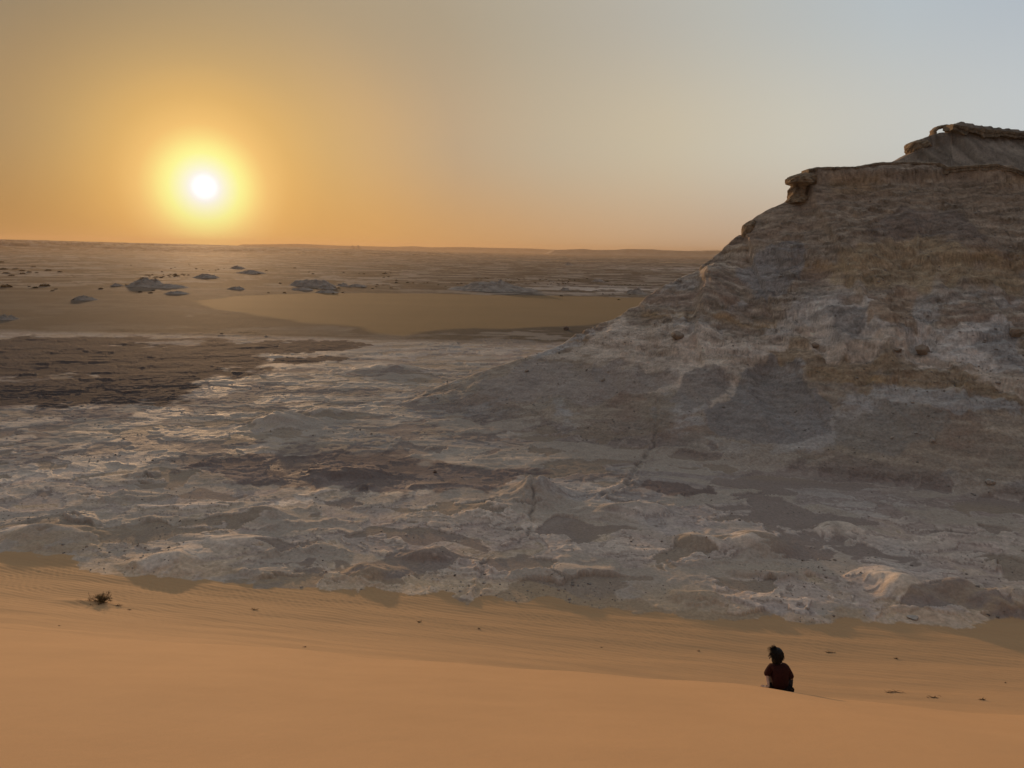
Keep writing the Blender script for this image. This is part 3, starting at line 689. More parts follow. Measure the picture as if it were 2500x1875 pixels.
rings = [ring(1920, 1975, 496, 2.6), ring(1925, 1972, 486, 2.2), ring(1928, 1968, 474, 1.7), ring(1926, 1966, 464, 1.5), ring(1932, 1968, 456, 1.5), ring(1926, 1986, 451, 2.0, -.2),
         ring(1917, 1992, 447, 2.5, -.3), ring(1919, 1993, 440, 2.5, -.3), ring(1929, 1988, 432, 2.1, -.2), ring(1946, 1984, 426, 1.5), ring(1956, 1978, 423, .8)]
tag(link('rock_outcrop', ring_rock('rock_outcrop', rings, 31), M_cliff, loc=b0), 'ochre mushroom-shaped rock with a narrow neck jutting from the left end of the upper cliff', 'rock')
path = [(2276, 340), (2277, 330), (2278, 321), (2285, 314), (2294, 311), (2304, 309), (2316, 310), (2330, 316)]
b1 = W3(2293, 330, 134)
v = []; f = []; n = 16; pts = [W3(a, b, 134) - b1 for a, b in path]; P2 = []
for i in range(len(pts) - 1):
    for k in range(4): P2.append(pts[i].lerp(pts[i + 1], k / 4))
P2.append(pts[-1])
for i, p in enumerate(P2):
    d = (P2[min(i + 1, len(P2) - 1)] - P2[max(i - 1, 0)]).normalized(); nn_ = Vector((-d.z, 0, d.x))
    for k in range(n):
        w = 2 * math.pi * k / n; q = 1 + .25 * float(pn(np.array([i * .35 + 3]), np.array([math.cos(w) + 2]), 44)[0]) + .15 * float(pn(np.array([i * 1.1]), np.array([w]), 45)[0])
        v.append(p + nn_ * (.30 * q * math.cos(w)) + Vector((0, 1, 0)) * (1.0 * q * math.sin(w)))
for i in range(len(P2) - 1):
    for k in range(n): f.append((i * n + k, i * n + (k + 1) % n, (i + 1) * n + (k + 1) % n, (i + 1) * n + k))
f.append(tuple(range(n))[::-1]); f.append(tuple((len(P2) - 1) * n + k for k in range(n)))
tag(link('rock_arch', pymesh('rock_arch', v, f), M_cliff, loc=b1), 'small natural rock arch with daylight through it on the hill summit', 'rock arch')
b2 = W3(2222, 372, 133)
def xz2(px, py): p = W3(px, py, 133); return p.x - b2.x, p.z - b2.z
def ring2(pl, pr, py, ry):
    xl, z = xz2(pl, py); xr, _ = xz2(pr, py); return ((xl + xr) / 2, 0, (xr - xl) / 2, ry, z)
tag(link('rock_outcrop', ring_rock('rock_outcrop', [ring2(2222, 2262, 378, 2.5), ring2(2216, 2262, 370, 2.6), ring2(2214, 2264, 362, 2.8), ring2(2219, 2264, 352, 2.6), ring2(2228, 2262, 346, 2), ring2(2244, 2262, 341, 1)], 33, amp=.08), M_cliff, loc=b2),
    'blunt ochre rock ledge jutting out just below the summit arch', 'rock')
b3 = W3(1822, 566, 115.5)
def ring3(pl, pr, py, ry):
    p = W3(pl, py, 115.5); q = W3(pr, py, 115.5); return ((p.x + q.x) / 2 - b3.x, 0, (q.x - p.x) / 2, ry, p.z - b3.z)
tag(link('rock_outcrop', ring_rock('rock_outcrop', [ring3(1811, 1846, 580, 1.6), ring3(1811, 1842, 571, 1.5), ring3(1812, 1842, 560, 1.5), ring3(1814, 1843, 550, 1.3), ring3(1822, 1844, 544, 1.0), ring3(1832, 1844, 539, .5)], 35, amp=.07), M_cliff, loc=b3),
    'sunlit ochre rock knob on the left skyline below the mushroom-shaped rock', 'rock')

def cap_ledge(ridge, scale, thick, proud, seed, lo_px, hi_px):
    pts = [(a, b, c) for a, b, c in ridge if lo_px <= a <= hi_px]; xs = []; zs = []; ys = []
    for a, b, c in pts: x, z = onvert(a, b, c); xs.append(x); zs.append(z); ys.append(c)
    X_ = np.arange(xs[0], xs[-1], .16); T = np.interp(X_, xs, zs); Yr = np.interp(X_, xs, ys)
    n1 = fbm(X_ / 1.5, 0 * X_ + seed, 5, seed, .65); n2 = fbm(X_ / 3.5, 0 * X_ + seed, 4, seed + 9, .6); n3 = fbm(X_ / .8, 0 * X_ + seed, 3, seed + 19)
    th = thick * (1 + 1.0 * n2 + .5 * np.round(n1 * 3) / 3); pr = proud * (1 + 1.6 * n1) + .15
    prof = []
    prof.append((Yr + 2.5, T + .02)); prof.append((Yr + .3 - pr * .3, T + .10 + .10 * n3)); prof.append((Yr - pr, T - .06 + .1 * n3)); prof.append((Yr - pr - .12 * n3, T - th * .45))
    prof.append((Yr - pr * .75, T - th * .55)); prof.append((Yr - pr * .9 + .1 * n3, T - th)); prof.append((Yr + .2, T - th - .15)); prof.append((Yr + 2.5, T - th * .8))
    v = []; f = []; m_ = len(X_); K = len(prof)
    for yy, zz in prof:
        for i in range(m_): v.append((X_[i], yy[i], zz[i]))
    for j in range(K):
        j2 = (j + 1) % K
        for i in range(m_ - 1): f.append((j * m_ + i, j2 * m_ + i, j2 * m_ + i + 1, j * m_ + i + 1))
    f.append(tuple(j * m_ for j in range(K))[::-1]); f.append(tuple(j * m_ + m_ - 1 for j in range(K)))
    o = link('cap_rock', pymesh('cap_rock', v, f, False), M_cliff2); o.parent = HILL
M_cliff2 = plain('cap_rock', (.235, .18, .125), .95, .4, 1.4, .12, 3.5)
cap_ledge(RIDGE, 1, .75, .45, 5, 1971, 2500)
cap_ledge([(a, b, 130.2) for a, b, c in RIDGE2], 1, 1.0, .5, 6, 2322, 2700)
# ---- far mesas (hills on the horizon)
def mesa(name, outline, D, depth, seed, base_py=None):
    xs = []; zs = []
    for px, py in outline: x, z = onvert(px, py, D); xs.append(x); zs.append(z)
    X_ = np.linspace(xs[0], xs[-1], 260); T = np.interp(X_, xs, zs); H = T + 6
    v = []; f = []
    wob = 120 * fbm(X_ / 420, 0 * X_, 4, seed)
    edge = np.clip(np.minimum(np.arange(260), 259 - np.arange(260)) / 10, 0, 1)
    prof = [(-260, 0), (-150, .22), (-70, .5), (-45, .58), (-22, .97), (0, 1), (depth * .5, 1.0), (depth, .9), (depth + 300, 0)]
    for dy, h in prof:
        for i in range(260):
            c = .35 * float(wob[i]) if dy < 5 else 0
            v.append((X_[i], D + dy + wob[i] * (1 if dy < 5 else .2), -6 + H[i] * h * edge[i]))
    for j in range(len(prof) - 1):
        for i in range(259): f.append((j * 260 + i, j * 260 + i + 1, (j + 1) * 260 + i + 1, (j + 1) * 260 + i))
    return tag(link(name, pymesh(name, v, f), M_mesa), kind='structure')
Z3 = lambda L_: [(900 + a * .452, 560 + b * .452) for a, b in L_]
Z2 = lambda L_: [(a * .452, 560 + b * .452) for a, b in L_]
mesa('hills', Z3([(950, 124), (1005, 111), (1100, 108), (1165, 105), (1215, 111), (1375, 111), (1400, 106), (1540, 108), (1580, 112), (1700, 116), (1800, 120), (1822, 114), (1900, 114), (1990, 119), (2200, 124), (2400, 128)]), 7200, 900, 51)
mesa('hills', Z3([(-760, 82), (-500, 80), (-380, 78), (-200, 86), (130, 94), (240, 91), (330, 97), (480, 95), (700, 100), (870, 103), (1050, 112), (1300, 118)]), 10500, 900, 52)
for (cx_, w_, top) in ((1905, 34, 86), (1935, 30, 85)):
    c = Z2([(cx_, 106)])[0]; D = 8600; x, z = onvert(c[0], c[1], D); t_ = onvert(c[0], 560 + top * .452, D)[1]
    rr_ = w_ * .452 / 1818 * D * .9
    v = [(0, 0, t_ + 5)]; f = []
    for j, q in enumerate((.18, .5, 1)):
        for k in range(24):
            w = 2 * math.pi * k / 24; r_ = rr_ * q * (1 + .15 * math.sin(3 * w + cx_)); v.append((r_ * math.cos(w), r_ * math.sin(w), (t_ + 5) * (.93, .5, 0)[j]))
    for k in range(24): f.append((0, 1 + k, 1 + (k + 1) % 24))
    for j in range(2):
        for k in range(24): a = 1 + j * 24 + k; b = 1 + j * 24 + (k + 1) % 24; f.append((a, a + 24, b + 24, b))
    tag(link('hills', pymesh('hills', v, f), M_mesa, loc=(x, D, -5)), kind='structure')

# ---- rock mounds standing on the plain
def mound(px, py, w, h, label, seed, squareness=2.0, mat=None):
    D_ = ray(px, py); x, y, z = march(px, py)
    dist = math.hypot(x, y); rx = max(w * .452 / 1818 * dist / 2 * 1.3, 1); ht = h * .452 / 1818 * dist * .66
    NR, NA = 40, 110; v = []; f = []
    a = np.arange(NA) * 2 * np.pi / NA
    for j in range(NR):
        q = (j / (NR - 1)) * 1.25
        X_ = np.cos(a) * q; Y_ = np.sin(a) * q
        hh = np.exp(-(q * 1.3) ** (squareness + 1.2)) * (1 + 1.1 * fbm(X_ * 1.9 + seed, Y_ * 1.9, 4, seed)) + .22 * fbm(X_ * 5 + seed, Y_ * 5, 4, seed + 3, .6) * math.exp(-q) + .02
        zz = ht * hh; zz = zz * .6 + .4 * terrace(zz, max(ht / 3.5, .05), .6)
        if q > 1.05: zz = zz - (q - 1.05) * 5 * (.4 + ht * .2)
        for k in range(NA): v.append((X_[k] * rx * (1 + .1 * math.sin(2 * a[k] + seed)), Y_[k] * rx * .8, zz[k]))
    for j in range(NR - 1):
        for k in range(NA): f.append((j * NA + k, (j + 1) * NA + k, (j + 1) * NA + (k + 1) % NA, j * NA + (k + 1) % NA))
    o = link('rock_mound', pymesh('rock_mound', v, f), mat or M_mound, loc=(x, y + rx * .5, zat(x, y + rx * .5) - .15))
    return tag(o, label, 'rock mound', 'low rock mounds on the plain')
MZ2 = [(765, 312, 165, 44, 'tallest round-topped rock mound in the left half of the plain'), (885, 318, 170, 20, 'long low rock mound touching the right side of the tall round-topped mound'),
       (935, 352, 105, 20, 'flat low rock mound just in front of the long low one'), (440, 384, 88, 26, 'small rounded mound alone on bare sand with a shrub at its left foot'),
       (622, 308, 50, 16, 'little pale knob left of the tall round-topped mound'), (1668, 308, 190, 42, 'broad flat-topped rock mound beyond the left end of the sand tongue'),
       (1620, 330, 100, 20, 'low mound at the front left foot of the broad flat-topped mound'), (1760, 324, 84, 24, 'small mound against the right side of the broad flat-topped mound'),
       (1756, 346, 104, 20, 'low dark mound at the far edge of the sand tongue with shrubs at its right'), (1268, 326, 72, 18, 'single low hummock midway between the two big mounds'),
       (1342, 240, 112, 18, 'brownish flat mound far out among scattered shrubs'), (1100, 264, 100, 24, 'grey hummock behind the cluster of many shrubs'),
       (1276, 214, 62, 16, 'tiny dark peak farthest out above the brownish flat mound'), (1846, 308, 60, 18, 'small hummock between the flat-topped mound and the central hill'),
       (1925, 312, 90, 16, 'low wide hummock just left of the central hill'), (20, 490, 80, 26, 'low dark hump cut by the left edge on bare sand')]
for i, (a, b, w, h, lb) in enumerate(MZ2): mound(a * .452, 560 + b * .452 - 1, w, h, lb, 60 + i, 4.0 if i == 5 else 2.0)
MZ3 = [(665, 335, 330, 62, 'large pointed pale-flanked hill mound behind the middle of the sand tongue'), (1062, 332, 52, 18, 'little dark knob on the white ground right of the large pointed mound'),
       (1442, 350, 100, 36, 'dark cone-shaped mound close to the big hill at right'), (1240, 284, 64, 16, 'flat grey mound above the white strip near the big hill'),
       (1080, 194, 40, 16, 'lone tiny mound far out near the horizon')]
for i, (a, b, w, h, lb) in enumerate(MZ3): mound(900 + a * .452, 560 + b * .452 - 1, w, h, lb, 90 + i, 1.2 if i == 0 else 1.6)

# ---- shrubs of the far plain
def shrub_mesh(seed):
    r = random.Random(seed); mb = MB()
    for i in range(330):
        a = r.uniform(0, 2 * math.pi); q = math.sqrt(r.random()); h = (1 - q * q) ** .5 * r.uniform(.25, 1) * .55 * (1 + .25 * math.sin(3 * a + seed))
        p = Vector((q * math.cos(a), q * math.sin(a) * .9, h)); s_ = r.uniform(.08, .17)
        d1 = Vector((r.gauss(0, 1), r.gauss(0, 1), r.gauss(0, 1))).normalized() * s_; d2 = Vector((r.gauss(0, 1), r.gauss(0, 1), r.gauss(0, 1))).normalized() * s_
        mb.tri(p - d1, p + d1, p + d2)
    return mb.mesh('desert_shrub')
SM = [shrub_mesh(i) for i in range(5)]
for m_ in SM: m_.materials.append(M_shrub)
def shrubs(pts, label, group, big=1.0):
    for px, py, w in pts:
        x, y, z = march(px, py); s_ = w / 1818 * math.hypot(x, y) / 2 * big
        o = bpy.data.objects.new('desert_shrub', RND.choice(SM)); COL.objects.link(o); o.location = (x, y, z - .05 * s_)
        o.scale = (s_ * RND.uniform(.85, 1.2), s_ * RND.uniform(.8, 1.1), s_ * RND.uniform(.7, 1.1)); o.rotation_euler = (0, 0, RND.uniform(0, 6.28))
        tag(o, label, 'shrub', group)
def z2p(L_, w): return [(a * .452, 560 + b * .452, w * RND.uniform(.7, 1.3)) for a, b in L_]
def z3p(L_, w): return [(900 + a * .452, 560 + b * .452, w * RND.uniform(.7, 1.3)) for a, b in L_]
shrubs(z2p([(28, 237), (62, 250), (20, 216), (120, 225), (122, 240), (158, 232), (198, 235), (85, 215), (262, 222), (325, 231), (180, 204), (8, 178), (46, 238)], 11), 'dark shrub in the loose cluster near the left edge far out on the plain', 'shrubs clustered far out at left')
shrubs(z2p([(36, 312)], 26), 'widest dark shrub at the left edge nearer than the loose cluster', None)
shrubs(z2p([(240, 308)], 20), 'tall double-headed dark shrub in the nearer row of shrubs at left', None)
shrubs(z2p([(158, 309), (190, 317), (264, 305), (302, 323), (545, 322), (683, 302), (284, 333)], 9), 'small dark shrub in the nearer row left of the tall round-topped mound', 'nearer row of small shrubs at left')
shrubs(z2p([(757, 340), (814, 344), (828, 331)], 11), 'dark shrub at the front foot of the tall round-topped mound', 'shrubs at the foot of the round-topped mound')
shrubs(z2p([(402, 381)], 7), 'shrub at the left foot of the lone mound on bare sand', None)
shrubs(z2p([(RND.uniform(750, 1015), 0, ) for _ in range(0)], 7), 'x', None)
cl = []
for _ in range(34):
    a = RND.uniform(755, 1020); cl.append((a, 262 - (a - 755) * .09 + RND.uniform(-12, 12)))
shrubs(z2p(cl, 6), 'small dark shrub in the dense cluster right of the tall round-topped mound', 'dense far shrub cluster left of centre')
cl = [(1095, 218), (1130, 222), (1180, 216), (1210, 212), (1020, 188), (708, 194), (1165, 221), (1060, 214), (875, 230), (925, 212), (945, 206)]
shrubs(z2p(cl, 5), 'tiny shrub in the farthest sparse row above the dense cluster', 'farthest sparse row of tiny shrubs')
shrubs(z2p([(1400, 241), (1592, 210), (1668, 232), (1690, 241), (1856, 233), (1512, 292), (1940, 239), (1966, 241), (2070, 240), (1438, 223), (2072, 260), (2110, 236)], 7), 'small dark shrub sparsely scattered behind the broad flat-topped mound', 'sparse shrubs behind the flat-topped mound')
shrubs(z2p([(1536, 343), (1800, 347), (1850, 342), (1828, 318), (1450, 343), (1782, 300), (2035, 300), (2070, 301), (2032, 310), (2140, 288), (2200, 288), (2112, 318)], 8), 'dark shrub along the far edge of the sand tongue', 'shrubs along the far edge of the sand tongue')
shrubs(z2p([(1197, 563), (1438, 577)], 8), 'dark low shrub at the near left edge of the sand tongue', 'shrubs on the near edge of the sand tongue')
cl = [(RND.uniform(560, 645), RND.uniform(262, 270)) for _ in range(9)] + [(RND.uniform(690, 860), RND.uniform(264, 294)) for _ in range(16)] + [(RND.uniform(880, 1140), RND.uniform(270, 299)) for _ in range(42)]
shrubs(z3p(cl, 5), 'small dark shrub in the long dense belt beyond the large pointed mound', 'long belt of shrubs beyond the pointed mound')
shrubs(z3p([(415, 309), (480, 296), (500, 292), (212, 288), (46, 300), (108, 256), (150, 276), (300, 290), (318, 290), (90, 238), (20, 320), (240, 290), (376, 300)], 7), 'dark shrub scattered left of the large pointed mound', 'shrubs left of the pointed mound')
shrubs(z3p([(1040, 361)], 9), 'dark shrub on the white strip behind the sand tongue', None)
shrubs(z3p([(1350, 381)], 8), 'dark shrub at the far right corner of the sand tongue', None)
shrubs(z3p([(866, 324), (880, 321), (1210, 335), (1265, 350), (1300, 355), (1320, 350), (1180, 267), (1290, 281), (1230, 330), (1410, 352)], 6), 'small shrub between the little dark knob and the cone-shaped mound', 'shrubs between the knob and the cone-shaped mound')
shrubs(z3p([(1300 + i * 14 + RND.uniform(-5, 5), 303 + RND.uniform(-3, 3)) for i in range(15)], 5), 'tiny shrub in the thin row above the cone-shaped mound', 'thin row of shrubs above the cone-shaped mound')

# ---- boulders and stones
def stone(px, py, wpx, label, mat, seed, flat=.75, cat='boulder', sink=.25):
    x, y, z = march(px, py); d_ = math.sqrt(x * x + y * y + (22 - z) ** 2); w = wpx / 1818 * d_ / 2
    o = link('boulder' if cat == 'boulder' else 'stone', blob('boulder', seed, w, w * .85, w * flat, .25, 3), mat, loc=(x, y, zat(x, y) + w * flat * (1 - sink) * .8), rz=seed * 1.3)
    return tag(o, label, cat)
stone(1653, 828, 36, 'big angular cracked boulder resting on the slope below the pale spur', M_brown, 1)
stone(1990, 848, 17, 'round brown boulder sitting on the pale ledge at the middle of the hill', M_brown, 2, .9)
stone(1382, 806, 15, 'small brown boulder where the hill foot meets the sand tongue', M_dstone, 3)
stone(1062, 1154, 10, 'dark reddish lone stone on the flat gravel left of the fissure', M_dstone, 4, .8, 'stone')
stone(2417, 1181, 20, 'largest white stone, alone near the right edge on the lower slope', M_stone, 5, .7, 'stone')
stone(2276, 1078, 14, 'white pointed stone right of its smaller neighbour on the grey scree', M_stone, 6, .8, 'stone')
stone(2178, 1070, 9, 'white rounded stone left of the pointed one on the grey scree', M_stone, 7, .7, 'stone')
stone(2236, 1057, 9, 'pale flat stone uppermost of the four white stones on the grey scree', M_stone, 8, .4, 'stone')
stone(2228, 984, 9, 'small white stone high up beneath the ochre band', M_stone, 9, .6, 'stone')
stone(1472, 930, 12, 'upright white stone on the scree left of the hill centre', M_stone, 10, 1.0, 'stone')
stone(1484, 908, 7, 'tiny white stone just uphill of the upright white stone', M_stone, 11, .8, 'stone')
stone(1286, 907, 11, 'pinkish flat stone on the scree near the left foot of the hill', M_brown, 12, .5, 'stone')
stone(1290, 1291, 9, 'white pebble-like stone lying beside the fissure', M_stone, 13, .6, 'stone')
stone(2252, 862, 34, 'square brown block half buried in the pale slope at right', M_brown, 14, .7)
stone(2190, 858, 22, 'brown block left of the square one on the pale slope', M_brown, 15, .5)
stone(2480, 818, 30, 'brown rock block at the right edge of the pale slope', M_brown, 16, .8)
stone(2230, 1508, 26, 'flat pale rock slab lying on the sand just off the rock edge', M_stone, 17, .16, 'stone', .2)

# loose rubble of the floor and the scree: nobody could count it
def gravel():
    rr = np.random.RandomState(5); n = 30000
    a = np.radians(rr.uniform(-37, 37, n)); r = np.exp(rr.uniform(np.log(36), np.log(128), n)); x = r * np.sin(a); y = r * np.cos(a)
    z, cat = terrain(x, y, False)
    dens = fbm(x / 8, y / 6, 3, 901) + .30 * (cat == 2) + .12 * (y < np.interp(x, BX, BY) + 14)
    k = (cat != 1) & (dens > rr.uniform(.05, .75, n)) & (z > -1); x, y, z, r = x[k], y[k], z[k], r[k]; n = len(x)
    s_ = (.016 + .016 * rr.exponential(1, n).clip(0, 6)) * (.55 + r / 90)
    cube = np.array([(-1, -1, -1), (1, -1, -1), (1, 1, -1), (-1, 1, -1), (-.7, -.7, 1), (.7, -.7, .8), (.7, .7, 1), (-.7, .7, .7)])
    ct, st_ = np.cos(rr.uniform(0, 6.3, n)), np.sin(rr.uniform(0, 6.3, n))
    v = cube[None] + rr.uniform(-.35, .35, (n, 8, 3)); v = v * s_[:, None, None] * np.array([1, .8, .6])
    vx = v[..., 0] * ct[:, None] - v[..., 1] * st_[:, None]; vy = v[..., 0] * st_[:, None] + v[..., 1] * ct[:, None]
    V_ = np.stack([vx + x[:, None], vy + y[:, None], v[..., 2] + z[:, None] + s_[:, None] * .2], -1).reshape(-1, 3)
    fq = np.array([(0, 3, 2, 1), (4, 5, 6, 7), (0, 1, 5, 4), (1, 2, 6, 5), (2, 3, 7, 6), (3, 0, 4, 7)])
    F_ = (fq[None] + np.arange(n)[:, None, None] * 8).reshape(-1, 4)
    me = bpy.data.meshes.new('gravel'); me.vertices.add(len(V_)); me.vertices.foreach_set('co', V_.astype(np.float32).ravel())
    me.loops.add(F_.size); me.loops.foreach_set('vertex_index', F_.ravel().astype(np.int32)); me.polygons.add(len(F_)); me.polygons.foreach_set('loop_start', (np.arange(len(F_)) * 4).astype(np.int32))
    me.update(calc_edges=True); return me
M_grav = plain('gravel_stone', (.27, .235, .205), .95, .5, .8, .01, 9)
tag(link('gravel', gravel(), M_grav), 'loose stones strewn over the rock floor and hill slope', 'gravel', kind='stuff')

# ---- dry bush on the dune slope
def dry_bush():
    x, y = BUSH; z = zat(x, y); r = random.Random(4)
    tw = MB(); lf = MB()
    def branch(p, d, ln, rad, depth):
        pts = [p]; n = 5
        for i in range(n):
            d = (d + Vector((r.gauss(0, .16), r.gauss(0, .16), r.gauss(.03, .12)))).normalized(); pts.append(pts[-1] + d * ln / n)
        tw.tube(pts, [rad * (1 - .7 * i / n) for i in range(n + 1)], 4)
        if depth:
            for i in range(4): branch(pts[r.randint(1, n)], (d + Vector((r.gauss(0, .6), r.gauss(0, .6), r.gauss(.1, .45)))).normalized(), ln * r.uniform(.35, .6), rad * .55, depth - 1)
        else:
            for i in range(8):
                q = pts[r.randint(1, n)] + Vector((r.gauss(0, .02), r.gauss(0, .02), r.gauss(0, .02))); s_ = r.uniform(.012, .03)
                e = [Vector((r.gauss(0, 1), r.gauss(0, 1), r.gauss(0, 1))).normalized() * s_ for _ in range(2)]
                lf.tri(q, q + e[0], q + e[1])
    for i in range(46):
        a = r.uniform(0, 2 * math.pi); e = r.uniform(.15, 1.2)
        branch(Vector((r.gauss(0, .12), r.gauss(0, .08), -.02)), Vector((math.cos(a) * math.cos(e), math.sin(a) * math.cos(e), math.sin(e))), r.uniform(.28, .5), .009, 2)
    for i in range(7):
        branch(Vector((-.2, 0, .05)), Vector((-1, r.uniform(-.15, .15), r.uniform(.0, .16))).normalized(), r.uniform(.5, .85), .012, 1)
    root = bpy.data.objects.new('dry_bush', None); COL.objects.link(root); root.location = (x, y, z)
    tag(root, 'scrubby brown dry bush with a long branch trailing left, alone on the sand slope', 'bush')
    link('branches', tw.mesh('branches'), M_twig, root); link('leaves', lf.mesh('leaves'), M_leaf, root)
dry_bush()
def sprig(px, py, wpx, label, seed, spread=1.0, hgt=.35):
    r = random.Random(seed); x, y, z = march(px, py); d_ = math.sqrt(x * x + y * y + (22 - z) ** 2); w = wpx / 1818 * d_ / 2; mb = MB()
    for i in range(int(10 + wpx * .5)):
        a = r.uniform(0, 6.28); p = Vector((r.gauss(0, w * .3 * spread), r.gauss(0, w * .12), -.005)); d = Vector((math.cos(a), math.sin(a) * .5, r.uniform(.05, hgt * 2.2))).normalized()
        L_ = w * r.uniform(.5, 1.1); pts = [p, p + d * L_ * .5 + Vector((0, 0, r.uniform(0, .1) * L_)), p + d * L_ + Vector((0, 0, -.05 * L_))]
        mb.tube(pts, [.008, .006, .002], 4)
    tag(link('dry_sprig', mb.mesh('dry_sprig'), M_twig, loc=(x, y, zat(x, y))), label, 'dry twigs')
SPR = [(288, 1479, 16, 'flat twig scrap just right of the dry bush'), (317, 1489, 8, 'tiny curled twig below and right of the dry bush'), (144, 1528, 5, 'tiny dark twig speck on the dune crest below the dry bush'),
       (621, 1489, 16, 'little two-pronged sprig on the sand slope left of centre'), (744, 1580, 9, 'slanting twig on the sand below the two-pronged sprig'), (1025, 1519, 14, 'dark clumped sprig below the rock edge left of the fissure'),
       (1170, 1536, 12, 'thin sprig on the rippled sand just below the fissure'), (1468, 1581, 7, 'faint sprig on the sand nearly below the rock cone'), (1706, 1590, 9, 'small black sprig up left of the seated person'),
       (2026, 1593, 20, 'spiky sprig on the sand up right of the seated person'), (2187, 1608, 12, 'star-shaped sprig second right of the seated person'), (1877, 1638, 5, 'tiny twig touching the left side of the seated person'),
       (2178, 1690, 30, 'long flat strip of dead stems on the crest right of the seated person'), (2280, 1703, 22, 'flat dead stems on the crest farther right past the long strip'), (2455, 1667, 6, 'tiny speck of twig near the right edge'), (2400, 1709, 16, 'thin flat stems farthest right on the crest')]
for i, (a, b, w, lb) in enumerate(SPR): sprig(a, b, w, lb, 200 + i, 1.6 if w > 18 else 1.0, .12 if w > 18 else .4)

# ---- seated person
def cloth(name, col, rough=.95): return plain(name, col, rough, .25, 25, .004, 60)
M_skin = plain('skin', (.54, .36, .26), .6, .06, 30, .0005, 80)
M_shirt = cloth('maroon_cloth', (.035, .010, .009)); M_trs = cloth('dark_cloth', (.018, .012, .012)); M_hair = plain('black_hair', (.008, .006, .005), .6, .2, 60, .002, 120)
M_cord = plain('cord', (.02, .015, .012), .8, .2, 60, .001, 60)
def skin(name, V_, E_, R_, mat, parent=None, sub=2, root=0):
    me = bpy.data.meshes.new(name); me.from_pydata(V_, E_, []); me.update()
    o = link(name, me, mat, parent)
    md = o.modifiers.new('skin', 'SKIN'); md.use_smooth_shade = True
    sv = me.skin_vertices[0].data if me.skin_vertices else None
    if sv is None:
        bpy.context.view_layer.objects.active = o; sv = me.skin_vertices[0].data
    for i, r_ in enumerate(R_):
        sv[i].radius = r_ if hasattr(r_, '__len__') else (r_, r_); sv[i].use_root = (i == root)
    ms = o.modifiers.new('sub', 'SUBSURF'); ms.levels = sub; ms.render_levels = sub
    return o
